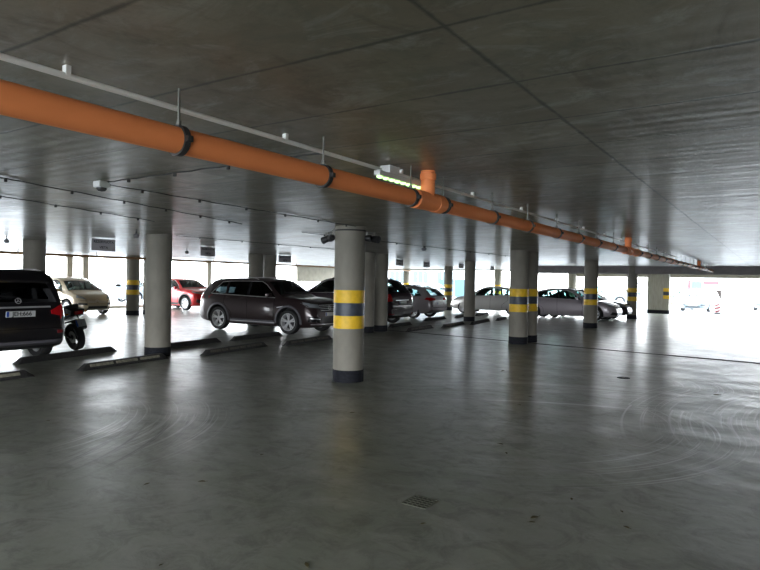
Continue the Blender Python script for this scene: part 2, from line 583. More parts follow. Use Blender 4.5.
class Car:
    """local frame: +x forward, z up, origin on the ground under the middle"""

    def __init__(self, name, label, cat, d, loc, rz, paint, group=None):
        self.d = d
        L, W = d['L'], d['W']
        self.L, self.W = L, W
        self.root = thing(name, label, cat, loc, rz, group)
        self.paint = paint
        self.top, self.belt, self.wid = pchip(d['top']), pchip(d['belt']), pchip(d['wid'])
        self.bot = pchip(d.get('bot', [(0, .38), (.05, .27), (.15, .22), (.85, .2), (.95, .22), (1, .30)]))
        self.build()

    def sec(self, t):
        w = self.W / 2 * self.wid(t)
        zb, zl, zt = self.bot(t), self.belt(t), self.top(t)
        zt = max(zt, zb + .1)
        zl = min(zl, zt - .012)
        k = min(max((zt - zl) / .42, 0), 1)
        wt = w * (.93 - k * self.d.get('tumble', .20))
        return w, zb, zl, zt, k, wt

    def ring(self, t):
        w, zb, zl, zt, k, wt = self.sec(t)
        H = zl - zb
        return [(0, zb), (w * .80, zb), (w * .93, zb + .03), (w * .975, zb + .12 * H + .02), (w * .995, zb + .36 * H),
                (w, zb + .58 * H), (w * .985, zb + .80 * H), (w * .965, zb + .93 * H), (w * .94, zl),
                (w * .94 * .62 + wt * .38, zl + (zt - zl) * .36), (w * .94 * .25 + wt * .75, zl + (zt - zl) * .72),
                (wt, zt - .06 * k - .006), (wt * .9, zt - .022 * k - .003), (wt * .5, zt - .004), (0, zt)]

    def stations(self, a=0.0, b=1.0, n=64):
        out = []
        for i in range(n + 1):
            s = i / n
            s2 = .5 - .5 * math.cos(PI * s)
            out.append(a + (b - a) * (s * .55 + s2 * .45))
        return out

    def X(self, t):
        return (t - .5) * self.L

    def loft(self, bm, ts, ringf, closed=True):
        rings = []
        for t in ts:
            r = ringf(t)
            x = self.X(t)
            full = [bm.verts.new((x, y, z)) for y, z in r] + [bm.verts.new((x, -y, z)) for y, z in r[-2:0:-1]]
            rings.append(full)
        n = len(rings[0])
        for i in range(len(rings) - 1):
            for k in range(n):
                bm.faces.new((rings[i][k], rings[i][(k + 1) % n], rings[i + 1][(k + 1) % n], rings[i + 1][k]))
        bm.faces.new(rings[0][::-1])
        bm.faces.new(rings[-1])

    def build(self):
        d, L, W = self.d, self.L, self.W
        R = self.root
        bm = bmesh.new()
        self.loft(bm, self.stations(), self.ring)
        bmesh.ops.recalc_face_normals(bm, faces=bm.faces)
        self.bvh = BVHTree.FromBMesh(bm)
        body = linkmesh('body', bm, [self.paint, CABIN], R)
        cutters = []

        def cut(mb):
            o = mb.done('cutter', [self.paint, CABIN], None)
            o.parent = R
            for p_ in o.data.polygons:
                p_.material_index = 1
            cutters.append(o)
        # cabin cavity
        g0, g1 = d['cabin']

        def cring(t):
            w, zb, zl, zt, k, wt = self.sec(t)
            top = max(zt - .05, .56)
            zl2 = min(zl - .03, top - .02)
            return [(0, .5), (w * .85, .5), (w * .9 - .02, zl2), ((w * .94 + wt) / 2 - .05, (zl2 + top) / 2), (wt - .055, top), (0, top)]
        mb = MB()
        self.loft(mb.bm, self.stations(g0, g1, 30), cring)
        cut(mb)
        # side windows
        for poly in d['dlo']:
            cut(MB().prism(poly, -W, W, 'Y'))
        # windscreen and rear window
        wb, wt_ = d['screen']
        yb = W / 2 * .86
        yt = self.sec((wt_ / L) + .5)[5] - .05
        cut(MB().prism([(wb, -yb), (wb, yb), (wt_, yt), (wt_, -yt)], self.belt(wb / L + .5) + .015, 2.5, 'Z'))
        if d.get('rear'):
            z0, z1, y0, y1, xr = d['rear']
            cut(MB().prism([(-y0, z0), (y0, z0), (y1, z1), (-y1, z1)], -L, xr, 'X'))
        # wheel wells
        for wx in d['wx']:
            for s in (-1, 1):
                cut(MB().cyl((wx, s * (W / 2 - .27), d['wr'] + .01), (wx, s * (W / 2 + .2), d['wr'] + .01), d['wr'] + .065, seg=36))
        for c in cutters:
            md = body.modifiers.new('b', 'BOOLEAN')
            md.operation = 'DIFFERENCE'
            md.solver = 'EXACT'
            md.object = c
        dg = bpy.context.evaluated_depsgraph_get()
        me = bpy.data.meshes.new_from_object(body.evaluated_get(dg))
        body.modifiers.clear()
        body.data = me
        for c in cutters:
            bpy.data.objects.remove(c)
        for p_ in me.polygons:
            p_.use_smooth = True
        me.set_sharp_from_angle(angle=math.radians(28))
        self.body = body
        # glass, a little inside the outer skin
        bmg = bmesh.new()

        def gring(t):
            w, zb, zl, zt, k, wt = self.sec(t)
            r = self.ring(t)[8:]
            return [(max(y - .014, 0), z - .010) for y, z in r]
        tt = self.stations(g0 + .002, g1, 40)
        rings = []
        for t in tt:
            r = gring(t)
            x = self.X(t)
            rings.append([bmg.verts.new((x, y, z)) for y, z in r] + [bmg.verts.new((x, -y, z)) for y, z in r[-2::-1]])
        roof0, roof1 = d['roof']
        groups = {'side_window': [], 'windscreen': [], 'rear_window': []}
        n = len(rings[0])
        for i in range(len(rings) - 1):
            xm = self.X((tt[i] + tt[i + 1]) / 2)
            for k in range(n - 1):
                f = bmg.faces.new((rings[i][k], rings[i][k + 1], rings[i + 1][k + 1], rings[i + 1][k]))
                side = k < 3 or k >= n - 4
                if side:
                    groups['side_window'].append(f)
                elif xm > roof1:
                    groups['windscreen'].append(f)
                elif xm < roof0:
                    groups['rear_window'].append(f)
        allf = set(bmg.faces)
        for nm, fs in groups.items():
            if not fs:
                continue
            b2 = bmg.copy()
            b2.faces.ensure_lookup_table()
            bmg.faces.index_update()
            keep = {f.index for f in fs}
            bmesh.ops.delete(b2, geom=[f for f in b2.faces if f.index not in keep], context='FACES')
            gm = d.get('glass', TINT)
            if nm == 'windscreen':
                gm = CLEARG
            linkmesh(nm, b2, gm, R, 30)
        bmg.free()
        # cabin furniture
        sx0 = d.get('seat_x', .25)
        hs = d.get('seat_h', .35)
        for (x, ys) in ((sx0, (-.37, .37)), (sx0 - .85, (-.37, .37))):
            for y in ys:
                s_ = MB()
                s_.box((x, y, hs + .15), (.50, .48, .16), bev=.05)
                s_.box((x - .27, y, hs + .48), (.13, .46, .58), Matrix.Rotation(-.2, 3, 'Y'), bev=.05)
                s_.box((x - .36, y, hs + .86), (.09, .24, .17), Matrix.Rotation(-.2, 3, 'Y'), bev=.035)
                s_.done('seat', d.get('seat_m', SEAT), R, 40)
        dz = self.belt(wb / L + .5)
        MB().box((wb - .38, 0, dz - .10), (.36, W * .76, .16), bev=.05).done('dashboard', CABIN, R, 40)
        mb = MB().lathe([(.17, -.014), (.185, 0), (.17, .014), (.155, 0), (.17, -.014)], 'X', (0, 0, 0), 24)
        mb.box((0, 0, 0), (.03, .33, .04))
        so = mb.done('steering_wheel', BLK, R, 40, (wb - .62, .36, dz + .0))
        # wheels
        self.wheels()

    def wheels(self):
        d, R, W = self.d, self.root, self.W
        r = d['wr']
        tw = .21
        rr = r * d.get('rim', .70)
        tire = MB().lathe([(rr, -tw / 2 + .01), (r * .93, -tw / 2), (r * .985, -tw / 2 + .03), (r, -tw / 4), (r, tw / 4), (r * .985, tw / 2 - .03),
                           (r * .93, tw / 2), (rr, tw / 2 - .01), (rr - .01, 0), (rr, -tw / 2 + .01)], 'Y', seg=40)
        rim = MB().lathe([(rr + .006, tw / 2 - .005), (rr - .012, tw / 2 - .008), (rr - .03, tw / 2 - .05), (rr - .035, -.05), (rr + .004, -.08)], 'Y', seg=40)
        rim.lathe([(.001, tw / 2 - .03), (.055, tw / 2 - .03), (.07, tw / 2 - .05), (.001, tw / 2 - .09)], 'Y', seg=20)
        ns = d.get('spokes', 5)
        for k in range(ns):
            a = 2 * PI * k / ns + .3
            for da in ((-.16, .16) if d.get('twin', True) else (0,)):
                ca, sa = math.cos(a + da), math.sin(a + da)
                ci, si = math.cos(a + da * .3), math.sin(a + da * .3)
                p0 = Vector((ci * .05, tw / 2 - .045, si * .05))
                p1 = Vector((ca * (rr - .015), tw / 2 - .03, sa * (rr - .015)))
                v = p1 - p0
                wd = .045 if d.get('twin', True) else .085
                ax = v.normalized()
                az = Vector((0, 1, 0))
                ay = az.cross(ax)
                m3 = Matrix((ax, ay, az)).transposed()
                rim.box((p0 + p1) / 2, (v.length, wd * rr / .25, .028), m3, bev=.006, seg=1)
        bd = MB().lathe([(.001, .0), (rr - .06, .0), (rr - .06, -.02), (.001, -.02)], 'Y', seg=30)
        first = None
        for wx in d['wx']:
            for s in (1, -1):
                y = s * (W / 2 - tw / 2 - .02)
                if first is None:
                    t = tire.done('wheel', RUB, R, 40)
                    q = rim.done('rim', ALU, t, 30)
                    b = bd.done('brake_disc', DRK, t, 30)
                    first = (t, q, b)
                else:
                    t = first[0].copy()
                    COL.objects.link(t)
                    for ch in first[1:]:
                        c = ch.copy()
                        COL.objects.link(c)
                        c.parent = t
                t.parent = R
                t.location = (wx, y, r)
                t.rotation_euler = (0, 0, 0 if s > 0 else PI)

    # patches that follow the skin -------------------------------------------------
    def patch(self, name, poly, view, mat, side=1, th=.008, off=.001, grid=.07, parent=None, smooth=40):
        """view 'side': poly (x,z) seen from side (+1 = left); 'front'/'back': poly (y,z); 'top': poly (x,y)"""
        bm = bmesh.new()
        if view == 'side':
            mk, dr, org = (lambda u, v: Vector((u, side * 3, v))), Vector((0, -side, 0)), 1
        elif view == 'front':
            mk, dr = (lambda u, v: Vector((5, u, v))), Vector((-1, 0, 0))
        elif view == 'back':
            mk, dr = (lambda u, v: Vector((-5, u, v))), Vector((1, 0, 0))
        else:
            mk, dr = (lambda u, v: Vector((u, v, 4))), Vector((0, 0, -1))
        bm.faces.new([bm.verts.new((u, v, 0)) for u, v in poly])
        us = [p_[0] for p_ in poly]
        vs = [p_[1] for p_ in poly]
        for lo, hi, ax in ((min(us), max(us), 0), (min(vs), max(vs), 1)):
            n = int((hi - lo) / grid)
            for i in range(1, n + 1):
                c = lo + (hi - lo) * i / (n + 1)
                no = Vector((1, 0, 0)) if ax == 0 else Vector((0, 1, 0))
                bmesh.ops.bisect_plane(bm, geom=bm.verts[:] + bm.edges[:] + bm.faces[:], plane_co=no * c, plane_no=no)
        for v in bm.verts:
            o = mk(v.co.x, v.co.y)
            h = self.bvh.ray_cast(o, dr)
            if h[0] is None:
                q = self.bvh.find_nearest(o + dr * 2.2)
                v.co = q[0] - dr * off
            else:
                v.co = h[0] - dr * off
        r = bmesh.ops.extrude_face_region(bm, geom=bm.faces[:])
        for e in r['geom']:
            if isinstance(e, bmesh.types.BMVert):
                e.co -= dr * th
        return linkmesh(name, bm, mat, parent or self.root, smooth)

    def line(self, name, pts, view, mat, width=.012, side=1, **kw):
        """a strip along a polyline given in the view plane"""
        L_, R_ = [], []
        for i, q in enumerate(pts):
            a = Vector(pts[max(i - 1, 0)])
            b = Vector(pts[min(i + 1, len(pts) - 1)])
            d_ = (b - a).normalized()
            n = Vector((-d_.y, d_.x)) * width / 2
            L_.append(tuple(Vector(q) + n))
            R_.append(tuple(Vector(q) - n))
        return self.patch(name, L_ + R_[::-1], view, mat, side, **kw)

    def both(self, name, poly, mat, **kw):
        for s in (1, -1):
            self.patch(name, poly, 'side', mat, s, **kw)

    def lines(self, name, pts, mat, width=.012, **kw):
        for s in (1, -1):
            self.line(name, pts, 'side', mat, width, s, **kw)

    def arch_trim(self, mat, w=.06):
        for wx in self.d['wx']:
            r0 = self.d['wr'] + .062
            cz = self.d['wr'] + .01
            pts_o, pts_i = [], []
            for i in range(17):
                a = PI * (i / 16) * 1.08 - .04 * PI
                pts_i.append((wx + r0 * math.cos(a), cz + r0 * math.sin(a)))
                pts_o.append((wx + (r0 + w) * math.cos(a), cz + (r0 + w) * math.sin(a)))
            for s in (1, -1):
                # ring as quads: build strip polygon pieces
                bm = bmesh.new()
                rows = []
                for (xi, zi), (xo, zo) in zip(pts_i, pts_o):
                    row = []
                    for (x, z) in ((xi, zi), (xo, zo)):
                        h = self.bvh.ray_cast(Vector((x, s * 3, max(z, .24))), Vector((0, -s, 0)))
                        y = h[0].y if h[0] is not None else s * self.W / 2 * .95
                        row.append(Vector((x, y + s * .003, max(z, .24))))
                    rows.append(row)
                vsx = [[bm.verts.new(p_) for p_ in (row[0], row[0] + Vector((0, s * .018, 0)), row[1] + Vector((0, s * .012, 0)), row[1] - Vector((0, s * .004, 0)))] for row in rows]
                for i in range(len(vsx) - 1):
                    for k in range(3):
                        bm.faces.new((vsx[i][k], vsx[i][k + 1], vsx[i + 1][k + 1], vsx[i + 1][k]))
                linkmesh('wheel_arch_trim', bm, mat, self.root, 40)

    def mirrors(self, x, z, mat):
        for s in (1, -1):
            y = self.W / 2 * .93
            m = MB()
            m.box((x - .02, s * (y + .11), z + .07), (.12, .20, .13), bev=.04, seg=3)
            m.box((x, s * (y + .01), z + .02), (.08, .10, .035), bev=.01)
            m.done('wing_mirror', mat, self.root, 40)

    def rails(self, x0, x1, mat, raised=.05):
        for s in (1, -1):
            pts = []
            for i in range(13):
                x = x0 + (x1 - x0) * i / 12
                t = x / self.L + .5
                w, zb, zl, zt, k, wt = self.sec(t)
                e = min(i, 12 - i) / 1.5
                pts.append((x, s * (wt * .97), zt - .03 + raised * min(1, e)))
            MB().tube(pts, .016, 8).done('roof_rail', mat, self.root, 40)

    def handles(self, pts, mat):
        for (x, z) in pts:
            for s in (1, -1):
                h = self.bvh.ray_cast(Vector((x, s * 3, z)), Vector((0, -s, 0)))
                y = h[0].y if h[0] is not None else s * self.W / 2
                MB().box((x, y + s * .018, z), (.19, .02, .03), bev=.008).box((x - .08, y + s * .006, z), (.025, .03, .02)).box((x + .08, y + s * .006, z), (.025, .03, .02)).done('door_handle', mat, self.root, 40)

    def plate(self, end, z, y=0.0, text=None, w=.52, h=.11):
        s = 1 if end == 'front' else -1
        hits = []
        for zz in (z - h / 2, z, z + h / 2):
            hh = self.bvh.ray_cast(Vector((s * 5, y, zz)), Vector((-s, 0, 0)))
            if hh[0] is not None:
                hits.append(hh[0].x)
        x = (max(hits) if s > 0 else min(hits)) + s * .012
        p_ = MB().box((x, y, z), (.012, w, h), bev=.004, seg=1).done('license_plate', PLW, self.root)
        MB().box((x + s * .007, y + (-s) * (-1) * (w / 2 - .03) * -1, z), (.003, .045, h * .86)).done('country_band', PLB, p_)
        if text:
            if s > 0:
                mw = Matrix.Translation((x + .0075, y + .02, z)) @ Matrix.Rotation(PI / 2, 4, 'Z') @ Matrix.Rotation(PI / 2, 4, 'X')
            else:
                mw = Matrix.Translation((x - .0075, y - .02, z)) @ Matrix.Rotation(-PI / 2, 4, 'Z') @ Matrix.Rotation(PI / 2, 4, 'X')
            text_mesh('plate_lettering', text, h * .98, PLK, p_, mw, .001)
        return x


def common(c, belt_pts, seams, handles, mirror, trim=None):
    for pts in seams:
        c.lines('door_seam', pts, GLOSSBLK, .009, th=.003)
    if trim:
        c.lines('window_trim', belt_pts, trim, .02, th=.006)
    c.handles(handles, c.paint)
    c.mirrors(mirror[0], mirror[1], c.paint)


def rect(u0, u1, v0, v1):
    return [(u0, v0), (u1, v0), (u1, v1), (u0, v1)]

SUV = dict(top=[(0, .40), (.010, .60), (.035, .725), (.07, .86), (.115, .955), (.2, .99), (.34, 1), (.5, .995), (.585, .965), (.645, .90), (.745, .70), (.765, .675), (.86, .65), (.94, .60), (.985, .52), (1, .38)],
           belt=[(0, .38), (.03, .625), (.1, .66), (.5, .638), (.72, .61), (.82, .60), (.94, .555), (1, .36)],
           wid=[(0, .80), (.02, .90), (.07, .965), (.2, 1), (.8, .995), (.93, .945), (.98, .85), (1, .74)],
           cabin=(.055, .745), screen=(.735, .612), roof=(.12, .60), rear=(.685, .90, .70, .60, .12),
           dlo=[[(.130, .70), (.200, .690), (.262, .688), (.262, .915), (.215, .905)],
                [(.275, .687), (.455, .672), (.455, .93), (.275, .92)],
                [(.475, .670), (.690, .655), (.650, .76), (.600, .87), (.560, .925), (.475, .93)]])
MPV = dict(top=[(0, .38), (.010, .58), (.04, .70), (.08, .86), (.13, .945), (.22, .985), (.4, 1), (.52, .985), (.60, .935), (.68, .84), (.80, .655), (.83, .62), (.91, .555), (.965, .47), (.99, .38), (1, .30)],
           belt=[(0, .36), (.03, .60), (.1, .64), (.5, .61), (.72, .575), (.84, .54), (.93, .47), (1, .28)],
           wid=[(0, .80), (.02, .90), (.07, .965), (.2, 1), (.75, .995), (.88, .93), (.95, .80), (.985, .64), (1, .50)],
           cabin=(.055, .80), screen=(.795, .635), roof=(.12, .625), rear=(.66, .90, .66, .56, .12),
           dlo=[[(.12, .67), (.25, .665), (.25, .91), (.19, .89)],
                [(.265, .665), (.455, .645), (.455, .925), (.265, .91)],
                [(.475, .642), (.70, .615), (.66, .75), (.60, .87), (.55, .915), (.475, .925)]])
WAGON = dict(top=[(0, .42), (.010, .60), (.03, .70), (.07, .83), (.125, .93), (.22, .975), (.36, 1), (.48, 1), (.56, .97), (.62, .905), (.735, .68), (.755, .655), (.85, .62), (.93, .56), (.98, .48), (1, .36)],
             belt=[(0, .40), (.03, .62), (.1, .655), (.5, .625), (.72, .60), (.85, .575), (.94, .51), (1, .34)],
             wid=[(0, .80), (.02, .90), (.07, .96), (.2, 1), (.78, .995), (.92, .93), (.975, .82), (1, .68)],
             cabin=(.055, .735), screen=(.725, .592), roof=(.13, .58), rear=(.69, .89, .64, .52, .13),
             dlo=[[(.115, .70), (.25, .69), (.25, .905), (.18, .86)],
                  [(.265, .69), (.445, .665), (.445, .93), (.265, .91)],
                  [(.465, .662), (.675, .645), (.63, .76), (.58, .87), (.54, .925), (.465, .93)]])
SEDAN = dict(top=[(0, .40), (.008, .56), (.02, .655), (.06, .685), (.12, .72), (.20, .83), (.28, .935), (.36, .985), (.45, 1), (.54, .985), (.60, .93), (.74, .69), (.765, .655), (.86, .61), (.94, .53), (.985, .44), (1, .33)],
             belt=[(0, .38), (.03, .60), (.1, .66), (.5, .635), (.72, .61), (.85, .57), (.94, .49), (1, .31)],
             wid=[(0, .80), (.02, .90), (.07, .955), (.2, 1), (.78, .995), (.90, .93), (.965, .80), (1, .60)],
             cabin=(.14, .74), screen=(.728, .60), roof=(.30, .585), rear=None,
             rear_top=(.145, .285),
             dlo=[[(.195, .715), (.25, .705), (.25, .86)],
                  [(.262, .70), (.445, .675), (.445, .92), (.34, .905), (.262, .86)],
                  [(.465, .672), (.68, .65), (.63, .77), (.58, .87), (.54, .915), (.465, .92)]])


def spec(base, L, W, H, wr, front, rearx, **kw):
    """turn a normalised profile into metres"""
    d = dict(L=L, W=W, H=H, wr=wr)
    X = lambda t: (t - .5) * L
    for k in ('top', 'belt'):
        d[k] = [(t, z * H) for t, z in base[k]]
    d['wid'] = base['wid']
    d['cabin'] = base['cabin']
    d['screen'] = (X(base['screen'][0]), X(base['screen'][1]))
    d['roof'] = (X(base['roof'][0]), X(base['roof'][1]))
    if base['rear']:
        z0, z1, y0, y1, t = base['rear']
        d['rear'] = (z0 * H, z1 * H, y0 * W / 1.9, y1 * W / 1.9, X(t))
    if base.get('rear_top'):
        d['rear_top'] = [X(t) for t in base['rear_top']]
    d['dlo'] = [[(X(t), z * H) for t, z in p] for p in base['dlo']]
    d['wx'] = (L / 2 - front, -L / 2 + rearx)
    d['tumble'] = .2
    d['seat_x'] = X(.56)
    d['seat_h'] = .22 * H
    d.update(kw)
    return d


def outline(d):
    """lower and upper window line of the side glass, as one closed path"""
    a, b, c = d['dlo'][0], d['dlo'][1], d['dlo'][2]
    e = .014
    low = [(a[0][0], a[0][1] - e), (a[1][0], a[1][1] - e), (b[1][0], b[1][1] - e), (c[1][0] + e, c[1][1] - e)]
    up = [(c[2][0] + e, c[2][1] + e), (c[3][0] + e, c[3][1] + e), (c[4][0], c[4][1] + e), (b[2][0], b[2][1] + e), (b[3][0], b[3][1] + e), (a[-1][0] - e, a[-1][1] + e)]
    return low, up


def dress(c, trim=None, arch=None, rails=None, clad=None, mirror=None):
    """seams, handles, mirrors and trims every car has"""
    d = c.d
    L, H = c.L, d['H']
    X = lambda t: (t - .5) * L
    a, b, f = d['dlo']
    low, up = outline(d)
    if trim:
        c.lines('window_trim', low, trim, .018, th=.006)
        c.lines('window_trim', up + [low[0]], trim, .016, th=.006)
    # black pillars between the panes
    for (p, q) in ((a, b), (b, f)):
        x0, x1 = p[1][0], q[0][0]
        zt = min(p[2][1], q[-1][1])
        c.both('pillar_cover', [(x0, p[1][1]), (x1, q[0][1]), (x1, zt), (x0, zt)], GLOSSBLK, th=.003)
    # doors
    xb = (b[1][0] + f[0][0]) / 2
    zs = .20 * H
    rw = d['wx'][1] + d['wr'] + .16
    fx = d['wx'][0] - d['wr'] - .16
    c.lines('door_seam', [(xb, b[1][1] - .02), (xb + .02, zs + .1), (xb + .05, zs)], GLOSSBLK, .010, th=.002)
    c.lines('door_seam', [(f[1][0] + .02, f[1][1] - .03), (fx, .42 * H), (fx - .04, zs)], GLOSSBLK, .010, th=.002)
    c.lines('door_seam', [(b[0][0] - .06, b[0][1] - .02), (b[0][0] - .08, .52 * H), (rw + .02, .36 * H), (rw + .06, zs)], GLOSSBLK, .010, th=.002)
    hz = b[0][1] - .11
    c.handles([(xb - .16, hz), (b[0][0] + .10, hz + .01)][:2], c.paint)
    c.mirrors(f[1][0] - .10, f[1][1] - .01, mirror or c.paint)
    if clad:
        c.both('sill_cladding', rect(rw, fx, .17 * H if H > 1.6 else .15 * H, .235 * H), clad, th=.012)
    if arch:
        c.arch_trim(arch)
    if rails:
        c.rails(X(.17), X(.52), rails)
    # wipers
    wb, wt = d['screen']
    z = None
    c.line('wiper', [(wb - .03, .55), (wb - .06, 0.0)], 'top', BLK, .02, th=.02)
    c.line('wiper', [(wb - .03, -.05), (wb - .06, -.58)], 'top', BLK, .02, th=.02)


def rear_screen_top(c):
    pass


def hatch_rear(c, lamp='wide', text=None, plate_z=None, trim=CHR):
    d, H, W = c.d, c.d['H'], c.W
    w = W / 2
    if lamp == 'wide':
        poly = [(w * .42, .565 * H), (w * .90, .55 * H), (w * .96, .60 * H), (w * .93, .665 * H), (w * .45, .625 * H)]
    else:
        poly = [(w * .70, .52 * H), (w * .95, .50 * H), (w * .95, .66 * H), (w * .74, .66 * H)]
    for s in (1, -1):
        p_ = [(y * s, z) for y, z in poly]
        c.patch('tail_light', p_ if s > 0 else p_[::-1], 'back', REDL, th=.02)
        c.patch('reflector', [(y * s, z) for y, z in rect(w * .62, w * .86, .235 * H, .26 * H)], 'back', REDD, th=.008)
        c.patch('tail_light', [(-c.L / 2 + .05, .56 * H), (-c.L / 2 + .34, .585 * H), (-c.L / 2 + .28, .635 * H), (-c.L / 2 + .06, .655 * H)], 'side', REDL, s, th=.012)
    pz = plate_z or .47 * H
    c.plate('back', pz, 0, text)
    c.line('tailgate_trim', [(-.45, pz + .11), (.45, pz + .11)], 'back', trim, .03, th=.015)
    c.patch('bumper_cover', [(-w * .86, .165 * H), (w * .86, .165 * H), (w * .84, .215 * H), (-w * .84, .215 * H)], 'back', BLK, th=.015)
    c.line('tailgate_seam', [(-w * .84, .645 * H), (-w * .80, .40 * H), (-w * .70, .345 * H), (w * .70, .345 * H), (w * .80, .40 * H), (w * .84, .645 * H)], 'back', GLOSSBLK, .012, th=.002)
    z0 = d['rear'][0] if d.get('rear') else .6 * H
    c.line('rear_wiper', [(0, z0 + .03), (.35, z0 + .08)], 'back', BLK, .02, th=.02)


def front_face(c, style, plate=True, pz=None):
    d, H, W = c.d, c.d['H'], c.W
    w = W / 2
    if style == 'suv':
        for s in (1, -1):
            c.patch('headlight', [(s * w * .50, .475 * H), (s * w * .90, .50 * H), (s * w * .92, .565 * H), (s * w * .52, .545 * H)], 'front', CLR, th=.014)
            c.patch('headlight', [(c.L / 2 - .07, .50 * H), (c.L / 2 - .38, .55 * H), (c.L / 2 - .42, .585 * H), (c.L / 2 - .10, .565 * H)], 'side', CLR, s, th=.01)
            c.patch('fog_light_surround', [(s * w * .55, .22 * H), (s * w * .90, .24 * H), (s * w * .90, .34 * H), (s * w * .58, .32 * H)], 'front', GLOSSBLK, th=.01)
            c.line('fog_light_trim', [(s * w * .56, .285 * H), (s * w * .88, .30 * H)], 'front', CHR, .018, th=.02)
        g = c.patch('grille', [(-w * .50, .42 * H), (w * .50, .42 * H), (w * .52, .545 * H), (-w * .52, .545 * H)], 'front', GLOSSBLK, th=.01)
        for i in range(4):
            c.line('grille_bar', [(-w * .50, (.437 + i * .031) * H), (w * .50, (.437 + i * .031) * H)], 'front', CHR, .02, th=.024, parent=g)
        c.patch('lower_intake', [(-w * .5, .205 * H), (w * .5, .205 * H), (w * .46, .32 * H), (-w * .46, .32 * H)], 'front', BLK, th=.01)
        c.line('bumper_trim', [(-w * .85, .195 * H), (0, .19 * H), (w * .85, .195 * H)], 'front', CHR, .022, th=.02)
        if plate:
            c.plate('front', pz or .37 * H)
    elif style == 'mpv':
        for s in (1, -1):
            c.patch('headlight', [(s * w * .48, .425 * H), (s * w * .84, .47 * H), (s * w * .80, .545 * H), (s * w * .62, .50 * H)], 'front', CLR, th=.012)
            c.patch('side_grille', [(s * w * .50, .275 * H), (s * w * .82, .29 * H), (s * w * .80, .345 * H), (s * w * .50, .33 * H)], 'front', BLK, th=.01)
            c.line('bumper_seam', [(s * w * .5, .39 * H), (s * w * .8, .41 * H)], 'front', BLK, .012, th=.003)
        c.patch('lower_intake', [(-w * .50, .165 * H), (w * .50, .165 * H), (w * .46, .255 * H), (-w * .46, .255 * H)], 'front', BLK, th=.01)
        c.line('grille_bar', [(-w * .46, .385 * H), (-w * .12, .38 * H), (0, .41 * H), (w * .12, .38 * H), (w * .46, .385 * H)], 'front', CHR, .02, th=.012)
        c.line('grille_bar', [(-w * .46, .355 * H), (-w * .12, .35 * H), (0, .38 * H), (w * .12, .35 * H), (w * .46, .355 * H)], 'front', CHR, .02, th=.012)
        if plate:
            c.plate('front', .305 * H)
    elif style == 'spindle':
        for s in (1, -1):
            c.patch('headlight', [(s * w * .46, .50 * H), (s * w * .88, .535 * H), (s * w * .86, .58 * H), (s * w * .50, .55 * H)], 'front', CLR, th=.012)
            c.patch('headlight', [(c.L / 2 - .12, .52 * H), (c.L / 2 - .42, .575 * H), (c.L / 2 - .45, .60 * H), (c.L / 2 - .14, .57 * H)], 'side', CLR, s, th=.01)
            c.patch('fog_light_surround', [(s * w * .60, .22 * H), (s * w * .88, .25 * H), (s * w * .86, .36 * H), (s * w * .66, .33 * H)], 'front', BLK, th=.01)
        g = c.patch('grille', [(-w * .52, .2 * H), (w * .52, .2 * H), (w * .30, .42 * H), (w * .42, .56 * H), (-w * .42, .56 * H), (-w * .30, .42 * H)], 'front', BLK, th=.01)
        c.line('grille_frame', [(-w * .52, .2 * H), (-w * .30, .42 * H), (-w * .42, .56 * H), (w * .42, .56 * H), (w * .30, .42 * H), (w * .52, .2 * H)], 'front', CHR, .025, th=.02, parent=g)
        if plate:
            c.plate('front', .34 * H)
    else:
        for s in (1, -1):
            c.patch('headlight', [(s * w * .46, .425 * H), (s * w * .86, .46 * H), (s * w * .84, .545 * H), (s * w * .50, .50 * H)], 'front', CLR, th=.012)
            c.patch('headlight', [(c.L / 2 - .10, .45 * H), (c.L / 2 - .44, .52 * H), (c.L / 2 - .50, .565 * H), (c.L / 2 - .14, .52 * H)], 'side', CLR, s, th=.01)
            c.patch('fog_light_surround', [(s * w * .52, .19 * H), (s * w * .84, .22 * H), (s * w * .80, .30 * H), (s * w * .54, .27 * H)], 'front', BLK, th=.01)
        g = c.patch('grille', [(-w * .36, .40 * H), (w * .36, .40 * H), (w * .42, .50 * H), (-w * .42, .50 * H)], 'front', BLK, th=.01)
        c.line('grille_bar', [(-w * .42, .47 * H), (w * .42, .47 * H)], 'front', CHR, .03, th=.02, parent=g)
        c.patch('lower_intake', [(-w * .45, .17 * H), (w * .45, .17 * H), (w * .40, .28 * H), (-w * .40, .28 * H)], 'front', BLK, th=.01)
        if plate:
            c.plate('front', .335 * H)


def paint(name, col, metal=.35, rough=.28, flake=0.03):
    return pmat(name, col, rough, metal=metal, coat=.6, noise=flake, nscale=400)


def ring_emblem(c, end, z, r, mat, kind):
    """round emblem on the nose or tail"""
    s = 1 if end == 'front' else -1
    h = c.bvh.ray_cast(Vector((s * 5, 0, z)), Vector((-s, 0, 0)))
    n = h[1].normalized()
    if n.x * s < 0:
        n = -n
    mb = MB().lathe([(r, -.006), (r, .006), (r * .84, .006), (r * .84, -.006), (r, -.006)], 'X', seg=32)
    if kind == 'star':
        for k in range(3):
            a = PI / 2 + k * 2 * PI / 3
            mb.cyl((0, 0, 0), (0, math.cos(a) * r * .9, math.sin(a) * r * .9), r * .14, r * .03, 6)
    else:
        def seg(a, b):
            a, b = Vector((0, *a)) * r, Vector((0, *b)) * r
            mb.cyl(a, b, r * .07, None, 6)
        seg((-.34, .76), (0, .10)); seg((.34, .76), (0, .10))
        seg((-.78, .34), (-.36, -.72)); seg((-.36, -.72), (0, -.02)); seg((0, -.02), (.36, -.72)); seg((.36, -.72), (.78, .34))
    q = n.to_track_quat('X', 'Z').to_matrix().to_4x4()
    for v in mb.bm.verts:
        v.co = q.to_3x3() @ v.co + h[0] + n * .022
    return mb.done('emblem', mat, c.root, 30)

